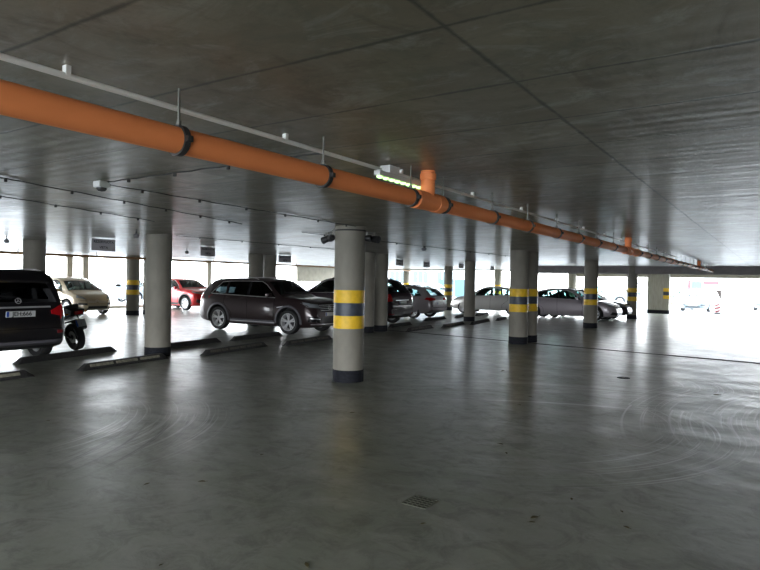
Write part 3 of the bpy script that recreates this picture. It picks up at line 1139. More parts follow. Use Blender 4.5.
# ================================================================== STRUCTURE
CONC = pmat('column_concrete', (0.225, 0.21, 0.178), .7, noise=.14, nscale=4, bump=.15, stretch=(1, 1, .5))
PALE = pmat('pale_precast_concrete', (0.42, 0.39, 0.34), .75, noise=.1, nscale=3)
BEAMM = pmat('beam_concrete', (0.27, 0.25, 0.255), .7, noise=.15, nscale=3)
BAND_Y = pmat('yellow_paint', (0.80, 0.50, 0.03), .5, noise=.10, nscale=14)
BAND_K = pmat('dark_blue_grey_paint', (0.045, 0.055, 0.075), .45, noise=.15, nscale=14)
BASE_K = pmat('black_base_paint', (0.014, 0.015, 0.020), .75, spec=.2, noise=.3, nscale=20)
ASPH = pmat('outside_paving', (0.42, 0.42, 0.42), .85, noise=.12, nscale=2)

H = 2.56
GX = [-5.95, -11.0, -16.0, -23.2]
XL = -28.8
XR, YB = 6.5, -8.0
YF = 39.4

floor = MB().box(((XL + XR) / 2, (YB + YF) / 2, -.15), (XR - XL, YF - YB + .4, .30)).done('floor', floor_material())
tag(floor, kind='structure')
ceil = MB().box(((XL + XR) / 2, (YB + YF) / 2, H + .175), (XR - XL, YF - YB + .4, .35)).done('ceiling', ceiling_material())
tag(ceil, kind='structure')
yard = MB().box((-20, 60, -.30), (260, 260, .2)).done('ground_outside', ASPH)
tag(yard, 'pale outdoor paving beyond the open sides of the garage', kind='structure')
# walls behind and to the right of the camera, open above a parapet on the right
tag(MB().box((XR + .1, (YB + YF) / 2, H / 2), (.2, YF - YB, H)).done('wall_right', CONC), kind='structure')
tag(MB().box(((XL - 12.0) / 2, YB - .1, H / 2), (-12.0 - XL, .2, H)).done('wall_back', CONC), kind='structure')
tag(MB().box((XL - .1, -.9, H / 2), (.2, 13, H)).done('wall_left', CONC), kind='structure')
tag(MB().box((XL, 36.2, H - .54), (.2, 6.6, 1.08)).done('wall_corner', PALE), kind='structure')
tag(MB().box((XR / 2 + .9, YF + .1, H / 2), (XR - 1.8, .2, H)).done('added_wall_far', CONC), kind='structure')  # unseen wall, added to cut daylight reflections on car tails and pipe
# kerb along the left opening
tag(MB().box((XL, 19.4, .06), (.25, 26.6, .14), bev=.01).done('trim_1', PALE), kind='structure')
# beam
tag(MB().box(((XR - 10.75) / 2, 31.68, H - .18), (XR + 10.75, .5, .36), bev=.01).done('trim_2', BEAMM), kind='structure')
tag(MB().box(((XL + XR) / 2, YF + .05, H - .05), (XR - XL, .3, .10)).done('trim_3', PALE), kind='structure')

tag(MB().box(((XR - 11.0) / 2, YF + .02, H - .22), (XR + 11.0, .3, .42)).done('trim_5', PALE), kind='structure')

# expansion joint across the floor
pts = [(-14.2, 17.75), (-11.9, 17.35), (-9, 16.95), (-6.4, 16.5), (-3, 16.02), (-.3, 15.68), (3, 15.28), (XR - .05, 14.9)]
mb = MB()
for k, off in enumerate((-.02, .02)):
    for i in range(len(pts) - 1):
        a, b = Vector(pts[i]), Vector(pts[i + 1])
        d_ = b - a
        ang = math.atan2(d_.y, d_.x)
        c = (a + b) / 2
        mb.box((c.x, c.y + off * 1.6, .004), (d_.length + .01, .03, .008), Matrix.Rotation(ang, 3, 'Z'))
tag(mb.done('trim_4', pmat('joint_filler', (0.045, 0.042, 0.04), .6)), 'dark expansion joint strip across the floor', kind='structure')


# ================================================================== COLUMNS
def column(x, y, r, stripes, label, group=None, kind=None, base=.20):
    t = thing('concrete_column', label, 'column', (x, y, 0), 0, group)
    MB().cyl((0, 0, 0), (0, 0, H), r, seg=48).done('shaft', CONC, t, 40)
    MB().cyl((0, 0, 0.001), (0, 0, base), r + .004, seg=48).done('painted_base', BASE_K, t, 40)
    if stripes:
        for (z0, z1, m, n) in ((.88, 1.09, BAND_Y, 'yellow_band'), (1.09, 1.30, BAND_K, 'dark_band'), (1.30, 1.51, BAND_Y, 'yellow_band')):
            MB().cyl((0, 0, z0), (0, 0, z1), r + .003, seg=48).done(n, m, t, 40)
    return t


R = .255
column(GX[0], 8.14, R, True, 'nearest round concrete column with yellow and dark bands and twin spotlights on both sides of its top')
column(GX[1] + .05, 8.14, .262, False, 'plain grey round column with black base, left of the nearest striped column')
column(GX[2], 8.14, .262, False, 'plain round column standing behind the dark SUV with the JEH plate')
column(GX[0], 16.05, R, True, 'left and nearer one of the two striped columns standing close together right of centre')
column(GX[0] + .02, 16.78, R, True, 'right and farther one of the two striped columns standing close together right of centre')
column(GX[1] - .02, 16.05, .235, False, 'left one of the paired plain columns just behind the nearest striped column')
column(GX[1] + .02, 16.78, .235, False, 'right one of the paired plain columns just behind the nearest striped column')
column(GX[2], 16.05, .27, False, 'left one of the paired plain columns behind the dark brown SUV roof')
column(GX[2], 16.78, .25, False, 'right one of the paired plain columns behind the dark brown SUV roof')
column(GX[0], 23.75, R, True, 'striped column in front of the grey sedan')
column(GX[1], 23.75, .235, False, 'plain dark-based column in front of the silver hatchback')
column(GX[0], 31.62, .235, True, 'slim faintly striped column beside the nose of the dark saloon, under the beam')
column(GX[1], 31.62, .235, True, 'distant column at the left end of the beam, behind the parked cars')
column(GX[2], 31.62, .25, True, 'distant striped column right of the silver wagon tail')
column(GX[3], 15.95, .27, True, 'striped column far left beside the beige car')
column(GX[3], 16.75, .24, False, 'plain column just behind the far left striped column')
column(GX[3], 23.75, .25, False, 'far column hidden behind the paired columns over the SUV roof')
column(GX[3] - .1, YF - .3, .25, True, 'thin distant striped column above the roof of the silver wagon')
column(GX[2], YF - .3, .25, True, 'pale distant column with a yellow band above the silver hatchback roof')
column(GX[1], YF - .2, .27, False, 'pale distant column above the roof of the grey sedan, by the far opening')
for (y, l) in ((16.25, 'left one of two thin pale posts behind the beige car'), (17.05, 'right one of two thin pale posts behind the beige car'), (24.85, 'thin pale post above the tail of the brown SUV')):
    t = thing('edge_post', l, 'column', (XL + .1, y, 0), 0)
    MB().box((0, 0, H / 2), (.20, .30, H), bev=.015).done('shaft', PALE, t)
    MB().box((0, 0, .1), (.21, .31, .2), bev=.015).done('painted_base', BASE_K, t)
# broad pier in the far opening
t = thing('concrete_pier', 'broad rectangular board-marked concrete pier with black base at the far opening', 'pier', (-5.86, YF - .42, 0))
BOARD = pmat('boarded_concrete', (0.36, 0.34, 0.30), .75, noise=.18, nscale=5, stretch=(6, 6, .5), bump=.4)
MB().box((0, 0, H / 2 - .01), (1.18, .45, H - .04), bev=.01).done('shaft', BOARD, t)
MB().box((0, 0, .11), (1.19, .46, .22), bev=.015).done('painted_base', BASE_K, t)
for (z0, z1, m, n) in ((.88, 1.09, BAND_Y, 'yellow_band'), (1.09, 1.30, BAND_K, 'dark_band'), (1.30, 1.51, BAND_Y, 'yellow_band')):
    MB().box((.44, -.02, (z0 + z1) / 2), (.32, .43, z1 - z0)).done(n, m, t)

# ================================================================== PIPES
ORANGE = pmat('orange_pvc_pipe', (0.92, 0.285, 0.10), .5, spec=.3, noise=.10, nscale=5, stretch=(1, .3, 1))
CLAMP = pmat('black_rubber_clamp', (0.03, 0.028, 0.028), .55)
ZINC = pmat('zinc_rod', (0.16, 0.155, 0.14), .5, metal=.5)
GREY = pmat('grey_plastic_conduit', (0.78, 0.78, 0.75), .45)
WHT = pmat('white_plastic', (0.62, 0.63, 0.62), .5)

PX, PZ, PR = PIPEX, PIPEZ, .062
t = thing('drain_pipe', 'thick orange plastic drain pipe hanging under the ceiling along the garage', 'pipe', (PX, 0, PZ))
MB().cyl((0, YB + .3, 0), (0, 29.6, 0), PR, seg=40).done('pipe_run', ORANGE, t, 40)
for y in (4.10, 4.42, 11.8, 12.3, 12.85, 17.7, 24.0, 24.7):
    MB().lathe([(PR, -.06), (PR + .013, -.055), (PR + .013, .055), (PR, .06)], 'Y', (0, y, 0), 40).done('socket', ORANGE, t, 40)
for y in (4.26, 12.05, 24.35):
    mb = MB().cyl((0, y, 0), (0, y, H - PZ), PR * .93, seg=32)
    mb.lathe([(PR * .93, .17), (PR * 1.06, .175), (PR * 1.06, .22), (PR * .93, .225)], 'Z', (0, y, 0), 32)
    mb.lathe([(PR, -.11), (PR + .010, -.10), (PR + .010, .10), (PR, .11)], 'Y', (0, y, 0), 40)
    mb.done('riser', ORANGE, t, 40)
# hangers
first = None
ys = [1.848, 2.925, 3.99, 4.53, 5.57, 6.58, 7.65, 8.67, 9.69, 10.82]
y = 13.1
while y < 29.3:
    ys.append(y)
    y += 1.07
for i, y in enumerate(ys):
    if first is None:
        first = thing('pipe_hanger', 'x', 'pipe hanger', (PX, y, PZ), 0, 'hangers along the orange pipe')
        mb = MB().lathe([(PR - .002, -.016), (PR + .010, -.016), (PR + .010, .016), (PR - .002, .016), (PR - .002, -.016)], 'Y', seg=40)
        mb.box((PR + .012, 0, 0), (.03, .03, .028), bev=.003).box((-PR - .012, 0, 0), (.03, .03, .028), bev=.003)
        mb.done('clamp', CLAMP, first, 40)
        MB().cyl((0, 0, PR), (0, 0, H - PZ), .006, seg=8).cyl((0, 0, PR + .005), (0, 0, PR + .03), .013, seg=6).done('threaded_rod', ZINC, first, 40)
        r = first
    else:
        r = dup(first, (PX, y, PZ))
    ORD = ['first', 'second', 'third', 'fourth', 'fifth', 'sixth', 'seventh', 'eighth', 'ninth', 'tenth', 'eleventh', 'twelfth', 'thirteenth', 'fourteenth', 'fifteenth']
    if i == 0:
        r['label'] = 'black pipe clamp on a long rod, nearest one seen at left'
    elif i == 1:
        r['label'] = 'second nearest black pipe clamp on a rod, left of the green lamp'
    elif i == 2:
        r['label'] = 'pipe clamp just left of the nearest vertical riser by the green lamp'
    elif i == 3:
        r['label'] = 'pipe clamp just right of the nearest vertical riser by the green lamp'
    elif i < 11:
        r['label'] = 'pipe clamp on a thin rod, %s one between the first and second risers' % ORD[i - 4]
    elif y < 24.3:
        r['label'] = 'small far pipe clamp, %s one beyond the second riser' % ORD[i - 11]
    else:
        r['label'] = 'tiny far pipe clamp, %s one beyond the last riser' % ORD[int((y - 24.3) / 1.07)]

t = thing('cable_conduit', 'thin pale grey conduit running beside the orange pipe under the ceiling', 'conduit', (CONDX, 0, CONDZ))
MB().cyl((0, YB + .3, 0), (0, 20, 0), .0135, seg=14).done('conduit_run', GREY, t, 40)
for y in [-4 + 1.35 * k for k in range(17)]:
    MB().box((0, y, (H - CONDZ) / 2 - .002), (.03, .022, H - CONDZ)).done('conduit_clip', GREY, t)

# LED battens on the conduit
LED = pmat('green_white_led', (0.7, 1, .6), .4, emit=(0.50, 1.0, 0.30), estr=1.0)
LEDW = pmat('white_led', (1, 1, 1), .4, emit=(0.95, 1.0, 0.9), estr=2.5)


def batten(x, y, z, label, led, n=8, l=.66):
    b = thing('led_batten', label, 'lamp', (x, y, z))
    MB().box((0, 0, .02), (.055, l, .04), bev=.008).done('lamp_housing', WHT, b)
    MB().box((-.02, -.12, .07), (.09, .14, .06), bev=.008).done('junction_box', WHT, b)
    for k in range(n):
        yy = -l / 2 + l * (k + .5) / n
        MB().ball((0, yy, -.004), (.022, .028, .014), 12, 8).done('led_module', led, b, 40)
    return b


batten(-2.455, 4.0, 2.445, 'green-white glowing lamp strip beside the riser of the orange pipe', LED)
batten(CONDX, 12.6, CONDZ - .10, 'distant small green-white lamp beside the orange pipe', LED)
batten(CONDX, 27.0, CONDZ - .10, 'far white lamp strip at the end of the orange pipe', LEDW, 10, 2.4)
# pipe along the left aisle edge
OCH = pmat('ochre_pipe', (0.36, 0.20, 0.10), .5, noise=.12)
t = thing('sprinkler_pipe', 'long thin ochre pipe above the left openings', 'pipe', (GX[3] + .45, 0, H - .13))
MB().cyl((0, 3, 0), (0, YF - .6, 0), .05, seg=16).done('pipe_run', OCH, t, 40)
for y in [5 + 3 * k for k in range(12)]:
    MB().cyl((0, y, .0), (0, y, .13), .022, seg=8).done('pipe_hanger_rod', OCH, t, 40)

# ceiling cables (dark), straight runs with little clips
CAB = pmat('dark_cable', (0.03, 0.028, 0.026), .6)


def cable(p, q, label, n=6, r=.006, mat=CAB):
    a, b = Vector((*p, H - .012)), Vector((*q, H - .012))
    t = thing('ceiling_cable', label, 'cable', a)
    pts = [(b - a) * (i / 24) + Vector((0, 0, -.004 * math.sin(i * 1.9))) for i in range(25)]
    MB().tube(pts, r, 6).done('cable_run', mat, t)
    for i in range(n):
        c = (b - a) * ((i + .5) / n)
        MB().box(c + Vector((0, 0, -.012)), (.02, .02, .035)).done('cable_clip', mat, t)


cable((-5.35, 3.4), (-5.75, 8.1), 'dark cable running from the ceiling box to the top of the nearest column', 6)
cable((-5.2, 3.3), (-2.6, 3.26), 'dark cable running from the ceiling box towards the orange pipe', 4)
cable((-5.54, 1.6), (-7.2, 6.9), 'dark cable slanting across the ceiling left of the junction box', 7)
cable((-6.6, 1.4), (-8.2, 6.0), 'second dark cable slanting across the ceiling at the far left', 6)
cable((-7.4, 8.6), (-7.4, 22), 'dark cable along the ceiling beyond the nearest column', 10)
cable((-10.6, 8.3), (-10.6, 15.8), 'dark cable joining the tops of the plain columns', 6)

# ================================================================== ceiling fittings
def detector(x, y, label, drop=.10, r=.055, hd='round_detector'):
    t = thing(hd, label, 'detector', (x, y, H - drop))
    MB().cyl((0, 0, 0), (0, 0, drop), .012, seg=8).done('stem', DRK, t, 40)
    MB().lathe([(.001, -.05), (r * .7, -.045), (r, -.01), (r, .02), (r * .5, .04), (.001, .04)], 'Z', seg=24).done('detector_head', pmat('grey_dome', (.16, .16, .17), .4), t, 40)


detector(-10.1, 7.0, 'small round detector just left of the plain grey column', .12)
detector(-14.9, 6.95, 'small round detector near the left edge above the JEH car', .12)
detector(-15.2, 12.3, 'small round detector between the two hanging signs', .12)
detector(-7.6, 13.6, 'small round detector right of the nearest striped column', .06, .07)
t = thing('ceiling_box', 'pale square junction box on the ceiling above the left cars', 'junction box', (-5.3, 3.3, H - .06))
MB().box((0, 0, .03), (.11, .11, .06), bev=.012).done('box_body', WHT, t)
MB().lathe([(.001, -.035), (.03, -.03), (.045, -.015), (.045, 0), (.001, 0)], 'Z', seg=24).done('dome', pmat('smoked_dome', (.05, .05, .05), .2), t, 40)

SIGN = pmat('grey_sign_panel', (0.48, 0.46, 0.49), .6)
SIGNT = pmat('sign_lettering', (0.025, 0.024, 0.03), .5)


def hang_sign(x, y, label, wd=.58, ht=.28, text=('REZERVUOTA', 'VIETA'), rz=0.0):
    t = thing('hanging_sign', label, 'sign', (x, y, H - ht / 2 - .02), rz, 'hanging grey signs over the parking bays')
    p = MB().box((0, 0, 0), (.02, wd, ht), bev=.004, seg=1).done('sign_panel', SIGN, t)
    for s in (-1, 1):
        MB().cyl((0, s * wd * .4, ht / 2), (0, s * wd * .4, ht / 2 + .02), .008, seg=6).done('hanger', ZINC, t)
    if text:
        for k, s in enumerate(text):
            mw = Matrix.Translation((.011, 0, ht * (.24 - .46 * k))) @ Matrix.Rotation(PI / 2, 4, 'Z') @ Matrix.Rotation(PI / 2, 4, 'X')
            text_mesh('sign_lettering', s, wd * .135, SIGNT, p, mw, .001)


hang_sign(-13.3, 8.35, 'leftmost hanging grey sign, right of the column behind the JEH car', .60, .28)
hang_sign(-13.5, 11.65, 'second hanging grey sign from the left, above the tail of the brown SUV', .52, .26)
hang_sign(-15.4, 16.95, 'hanging grey sign just right of the paired columns over the SUV', .68, .26)
hang_sign(-12.7, 20.75, 'left one of two small hanging signs over the silver wagon', .56, .26)
hang_sign(-13.2, 23.9, 'right one of two small hanging signs over the silver wagon', .58, .24)
hang_sign(-12.4, 25.8, 'small hanging sign left of the plain column before the silver hatchback', .52, .24)
hang_sign(-12.7, 30.2, 'small hanging sign right of the plain column before the silver hatchback', .44, .22)
# little boards by the left openings
t = thing('notice_board', 'small pale board on the post beside the far left striped column', 'sign', (GX[3] + .26, 16.75, 1.25))
MB().box((0, 0, 0), (.03, .42, .55), bev=.005).done('board_panel', pmat('board_pale', (.5, .47, .42), .6), t)
MB().box((.017, 0, .1), (.004, .34, .1)).done('printed_strip', SIGN, t)

# spotlights on the nearest column
def spots(cx, cy, sgn, label, heads):
    o = Vector((cx, cy, 2.37))
    r = Vector((math.cos(YAW), math.sin(YAW), 0)) * sgn
    t = thing('twin_spotlight', label, 'spotlight', o + r * .26)
    loc = lambda p: Vector(p)
    MB().tube([Vector((0, 0, .09)) - r * .05, Vector((0, 0, .09)) + r * .12], .012, 8).box(r * .01 + Vector((0, 0, .09)), (.05, .05, .08), Matrix.Rotation(YAW, 3, 'Z'), bev=.005).done('bracket', ZINC, t, 40)
    for (p, d_, rad, ln) in heads:
        p, d_ = Vector(p), Vector(d_).normalized()
        p = r * p.x + Vector((-r.y, r.x, 0)) * p.y * sgn + Vector((0, 0, p.z))
        dd = (r * d_.x + Vector((-r.y, r.x, 0)) * d_.y * sgn + Vector((0, 0, d_.z))).normalized()
        h = MB().cyl(p - dd * ln / 2, p + dd * ln / 2, rad * .8, rad, 24).cyl(p - dd * ln / 2 - dd * .03, p - dd * ln / 2, rad * .45, rad * .8, 24)
        hh = h.done('lamp_head', BLK, t, 40)
        MB().cyl(p + dd * (ln / 2 + .001), p + dd * (ln / 2 + .006), rad * .82, rad * .7, 24).done('lens', pmat('dark_lens', (.03, .03, .035), .08), hh, 40)
        MB().tube([p + Vector((0, 0, rad * .6)), Vector((p.x, p.y, .10))], .008, 6).done('yoke', ZINC, t)


spots(GX[0], 8.14, -1, 'pair of black spotlights on the left side of the nearest column top', [((.05, -.03, 0), (.35, .95, -.1), .062, .11), ((.15, .10, -.02), (.9, .5, -.35), .06, .14)])
spots(GX[0], 8.14, 1, 'black spotlights on the right side of the nearest column top', [((.03, -.05, 0), (1, -.3, -.08), .055, .11), ((.16, .02, -.01), (.75, -.65, -.08), .064, .13)])
t = thing('cable_band', 'thin dark band wrapped round the top of the nearest striped column', 'cable', (GX[0], 8.14, H - .07))
MB().lathe([(R, -.012), (R + .014, -.012), (R + .014, .012), (R, .012), (R, -.012)], 'Z', seg=48).done('band', CAB, t, 40)

# ================================================================== WHEEL STOPS
STOPR = pmat('wheel_stop_rubber', (0.028, 0.027, 0.027), .65, noise=.25, nscale=25, bump=.2)
STOPW = pmat('wheel_stop_reflector', (0.27, 0.26, 0.20), .6, noise=.4, nscale=20)
STOPD = pmat('dirty_wheel_stop_reflector', (0.085, 0.08, 0.065), .7, noise=.6, nscale=14)


def wheel_stop(p, q, striped, label, group):
    a, b = Vector(p), Vector(q)
    c = (a + b) / 2
    l = (b - a).length
    t = thing('wheel_stop', label, 'wheel stop', (c.x, c.y, 0), math.atan2(b.y - a.y, b.x - a.x) - PI / 2, group)
    hw, h = .085, .115
    mb = MB()
    prof = [(-hw, 0), (hw, 0), (hw, .03), (hw * .45, h), (-hw * .45, h), (-hw, .03)]
    # body with slanted ends
    bm = mb.bm
    rings = []
    for y, k in ((-l / 2, .25), (-l / 2 + .13, 1), (l / 2 - .13, 1), (l / 2, .25)):
        rings.append([bm.verts.new((x, y, z * k)) for x, z in prof])
    for i in range(3):
        for k in range(6):
            bm.faces.new((rings[i][k], rings[i][(k + 1) % 6], rings[i + 1][(k + 1) % 6], rings[i + 1][k]))
    bm.faces.new(rings[0][::-1])
    bm.faces.new(rings[-1])
    mb.done('rubber_body', STOPR, t)
    n = 3
    if striped:
        for s in (1,):
            for k in range(n):
                y0 = -l / 2 + .17 + k * (l - .34) / n
                y1 = y0 + (l - .34) / n - .06
                for s in (-1, 1):
                    bm2 = MB()
                    e = .004
                    x0, z0, x1, z1 = hw * .86 + e, .052, hw * .56 + e, .098
                    A = [(s * x0, y0, z0), (s * x0, y1, z0), (s * x1, y1, z1), (s * x1, y0, z1)]
                    B = [(s * (abs(x) - .012), y, z - .004) for x, y, z in A]
                    va = [bm2.bm.verts.new(v) for v in A]
                    vb = [bm2.bm.verts.new(v) for v in B]
                    bm2.bm.faces.new(va)
                    bm2.bm.faces.new(vb[::-1])
                    for i in range(4):
                        bm2.bm.faces.new((va[i], vb[i], vb[(i + 1) % 4], va[(i + 1) % 4]))
                    bm2.done('reflector_panel', STOPW if a.y < 7 else STOPD, t)
    return t


G1, G2 = 'wheel stops with pale panels in the front line', 'plain black wheel stops in the back line'
wheel_stop((-10.15, 3.3), (-10.25, 5.2), True, 'wheel stop with pale panels cut off by the left edge', G1)
wheel_stop((-10.2, 5.98), (-10.5, 8.0), True, 'wheel stop with pale panels at the foot of the plain left column', G1)
wheel_stop((-10.25, 8.75), (-10.6, 11.0), True, 'wheel stop with pale panels below the brown SUV rear wheel', G1)
wheel_stop((-10.26, 11.35), (-10.5, 13.5), True, 'wheel stop with pale panels below the front wheel of the brown SUV', G1)
wheel_stop((-10.17, 17.2), (-10.35, 19.2), True, 'wheel stop with dull panels in front of the plum car tail', G1)
wheel_stop((-10.1, 19.6), (-10.4, 21.9), True, 'wheel stop with pale panels in front of the silver wagon tail', G1)
wheel_stop((-9.95, 21.7), (-10.35, 24.3), False, 'black wheel stop just right of the plain central column', G1)
wheel_stop((-10.2, 24.9), (-10.45, 26.5), False, 'black wheel stop touching the left side of the paired striped columns', G1)
wheel_stop((-11.83, 5.7), (-12.35, 8.05), False, 'black wheel stop under the tail of the JEH car and motorcycle', G2)
wheel_stop((-11.95, 9.0), (-12.15, 10.9), False, 'black wheel stop just right of the plain left column', G2)
wheel_stop((-12.1, 11.3), (-12.3, 13.4), False, 'black wheel stop between the wheels of the brown SUV', G2)
wheel_stop((-11.5, 18.2), (-11.7, 20.0), False, 'black wheel stop under the dark car tail', G2)
wheel_stop((-12.35, 22.3), (-12.55, 24.5), False, 'black wheel stop under the rear wheel of the silver wagon', G2)
wheel_stop((-12.3, 25.1), (-12.6, 26.9), False, 'black wheel stop left of the plain central column, in the back line', G2)
wheel_stop((-12.4, 27.6), (-12.65, 29.6), False, 'small distant wheel stop below the silver hatchback', G2)

# drain and floor plug
t = thing('floor_drain', 'small square slotted drain cover in the near floor', 'drain cover', (-2.24, 4.02, 0))
mb = MB()
GR = pmat('drain_iron', (0.15, 0.155, 0.12), .8, spec=.2)
for k in range(6):
    mb.box((-.10 + .04 * k, 0, .0015), (.009, .21, .003))
    mb.box((0, -.10 + .04 * k, .0014), (.21, .014, .0026))
mb.done('grating', GR, t)
MB().box((0, 0, .0005), (.2, .2, .001)).done('sump', pmat('sump_dark', (.008, .008, .007), .9), t)
t = thing('floor_plug', 'dark oval cover in the floor far beyond the drain', 'floor cover', (-2.28, 11.5, 0))
MB().cyl((0, 0, 0), (0, 0, .006), .11, seg=24).done('disc', BASE_K, t, 40)
MB().cyl((0, 0, 0), (0, 0, .009), .03, seg=12).done('knob', GR, t, 40)
# dead leaves and crumbs
LEAF = pmat('dead_leaf', (0.09, 0.075, 0.03), .8, noise=.3, nscale=30)
first = None
LP = [(-4.23, 3.06, .025, 'small crumb on the left floor, left one of two near the bottom left'),
      (-3.92, 3.36, .03, 'dead leaf on the left floor, right one of two near the bottom left'),
      (-6.97, 3.72, .03, 'dark crumb on the floor near the left edge, below the cut-off wheel stop'),
      (-2.28, 2.74, .028, 'dead leaf at the very bottom of the picture, left of the drain cover'),
      (-2.97, 2.25, .015, 'tiny crumb at the bottom left edge of the floor'),
      (-2.02, 3.67, .02, 'crumb just below the drain cover'),
      (-3.01, 8.67, .03, 'dead leaf on the bare floor in front of the striped column pair, far one'),
      (-2.93, 8.0, .03, 'dead leaf on the bare floor in front of the striped column pair, near one'),
      (-1.31, 4.77, .02, 'crumb right of the drain cover, farthest of the small cluster'),
      (-1.42, 4.23, .04, 'largest dead leaf right of the drain cover'),
      (-1.41, 4.14, .022, 'crumb touching the largest dead leaf right of the drain cover'),
      (-.84, 4.44, .022, 'lower crumb of two at the right of the leaf cluster'),
      (-.93, 4.73, .018, 'upper crumb of two at the right of the leaf cluster'),
      (-4.32, 10.88, .05, 'dead leaf on the floor left of the striped column pair'),
      (-.75, 10.66, .05, 'dead leaf near the right edge, on the scuffed floor'),
      (-2.37, 5.95, .025, 'crumb on the middle floor beyond the drain cover, far one'),
      (-2.2, 5.67, .02, 'crumb on the middle floor beyond the drain cover, near one'),
      (-4.07, 4.2, .02, 'crumb on the floor midway between drain cover and nearest column, left'),
      (-4.46, 6.2, .03, 'crumb on the floor just in front of the nearest striped column')]
for i, (x, y, s, lb) in enumerate(LP):
    if first is None:
        mb = MB()
        bm = mb.bm
        out = [(0, -1), (.35, -.55), (.5, 0), (.3, .6), (0, 1.1), (-.32, .55), (-.45, 0), (-.3, -.6)]
        lo = [bm.verts.new((u, v, .05 + .25 * abs(u) + .05 * v)) for u, v in out]
        hi = [bm.verts.new((u, v, .12 + .25 * abs(u) + .05 * v)) for u, v in out]
        bm.faces.new(lo[::-1])
        bm.faces.new(hi)
        for k in range(8):
            bm.faces.new((lo[k], lo[(k + 1) % 8], hi[(k + 1) % 8], hi[k]))
        mb.cyl((0, -1, .08), (0.1, -1.5, .06), .04, None, 6)
        o = mb.done('dead_leaf', LEAF)
        first = o
    else:
        o = first.copy()
        COL.objects.link(o)
    o.location = (x, y, 0)
    o.rotation_euler = (0, 0, i * 2.4)
    o.scale = (s, s, s)
    tag(o, lb, 'leaf', 'dead leaves scattered on the floor')

# ================================================================== CARS
BROWN = paint('dark_brown_paint', (0.040, 0.026, 0.028), .4)
NAVYBLK = paint('black_car_paint', (0.014, 0.013, 0.016), .3)
BEIGE = paint('beige_car_paint', (0.50, 0.42, 0.31), .3)
REDP = paint('red_car_paint', (0.55, 0.012, 0.018), .25)
PLUM = pmat('dark_plum_paint', (0.022, 0.008, 0.015), .42, spec=.25, coat=.12, nscale=400)
SILV = paint('silver_grey_paint', (0.36, 0.33, 0.35), .3, .32)
SILV2 = paint('light_silver_paint', (0.60, 0.59, 0.57), .4, .32)
GREYP = paint('mid_grey_paint', (0.44, 0.40, 0.44), .3, .32)
DGREY = paint('dark_grey_paint', (0.06, 0.045, 0.055), .5)
OUTP = paint('pale_blue_car_paint', (0.10, 0.13, 0.15), 0, .5)
WHITEP = paint('white_car_paint', (0.75, 0.77, 0.78), .05)
TRIMG = pmat('satin_grey_cladding', (0.10, 0.095, 0.11), .45)

# dark brown SUV, side on
d = spec(SUV, 4.74, 1.90, 1.69, .375, .90, .98, spokes=5, rim=.70)
c = Car('dark_suv', 'dark brown SUV parked side-on with chrome window trim, left of the nearest striped column', 'car', d, (-13.80, 14.52, 0), .06, BROWN)
dress(c, CHR, TRIMG, CHR, TRIMG)
c.lines('sill_trim', [(-.85, .33), (.95, .33)], ALU, .03, th=.02)
hatch_rear(c)
front_face(c, 'suv')
ring_emblem(c, 'front', .80, .075, CHR, 'letters')
c.lines('crease_shadow_strip', [(1.05, .80), (1.40, .86)], CHR, .02, th=.008)  # chrome strip put in for the shadow gap of the side crease

# dark SUV seen from behind, cut by the frame
d = spec(SUV, 4.65, 1.90, 1.70, .375, .90, .95, spokes=5)
d['top'] = [(0, .62), (.010, .93), (.03, 1.13), (.05, 1.38), (.085, 1.60), (.12, 1.73), (.3, 1.76), (.5, 1.74), (.585, 1.64), (.645, 1.53), (.745, 1.19), (.765, 1.15), (.86, 1.10), (.94, 1.02), (.985, .88), (1, .64)]
d['rear'] = (1.15, 1.53, .72, .60, -4.65 / 2 + .50)
d['tumble'] = .075
c = Car('dark_suv', 'black SUV seen from behind at the left edge, with the JEH number plate', 'car', d, (-13.93, 5.69, 0), PI, NAVYBLK)
dress(c, None, TRIMG, CHR, BLK)
w = c.W / 2
for s in (1, -1):
    c.patch('tail_light', [(s * w * .60, .93), (s * w * .99, .84), (s * w * 1.0, 1.02), (s * w * .90, 1.14), (s * w * .60, 1.00)], 'back', REDL, th=.03, grid=.05)
    c.patch('tail_light', [(-c.L / 2 + .03, .88), (-c.L / 2 + .25, .94), (-c.L / 2 + .30, 1.07), (-c.L / 2 + .06, 1.14)], 'side', REDL, s, th=.02)
    c.patch('reflector', rect(s * w * .70, s * w * .93, .56, .62) if s > 0 else rect(-w * .93, -w * .70, .56, .62), 'back', REDD, th=.012)
c.plate('back', .945, 0, 'JEH:666')
c.line('tailgate_trim', [(-w * .60, 1.065), (w * .60, 1.065)], 'back', CHR, .03, th=.03)
c.line('tailgate_seam', [(-w * .92, 1.0), (-w * .86, .66), (w * .86, .66), (w * .92, 1.0)], 'back', GLOSSBLK, .012, th=.002)
c.patch('bumper_cover', [(-w * .90, .34), (w * .90, .34), (w * .93, .44), (-w * .93, .44)], 'back', TRIMG, th=.02)
c.patch('lower_bumper', [(-w * .80, .27), (w * .80, .27), (w * .86, .34), (-w * .86, .34)], 'back', BLK, th=.01)
ring_emblem(c, 'back', 1.175, .055, CHR, 'star')
c.line('rear_wiper', [(0, 1.25), (.42, 1.28)], 'back', BLK, .022, th=.02)
c.patch('rear_spoiler', [(-2.0, -.66), (-1.78, -.68), (-1.78, .68), (-2.0, .66)], 'top', NAVYBLK, th=.04)
MB().box((-1.45, -.25, 1.72), (.10, .05, .06), bev=.02).done('roof_aerial', BLK, c.root, 40)
front_face(c, 'suv')

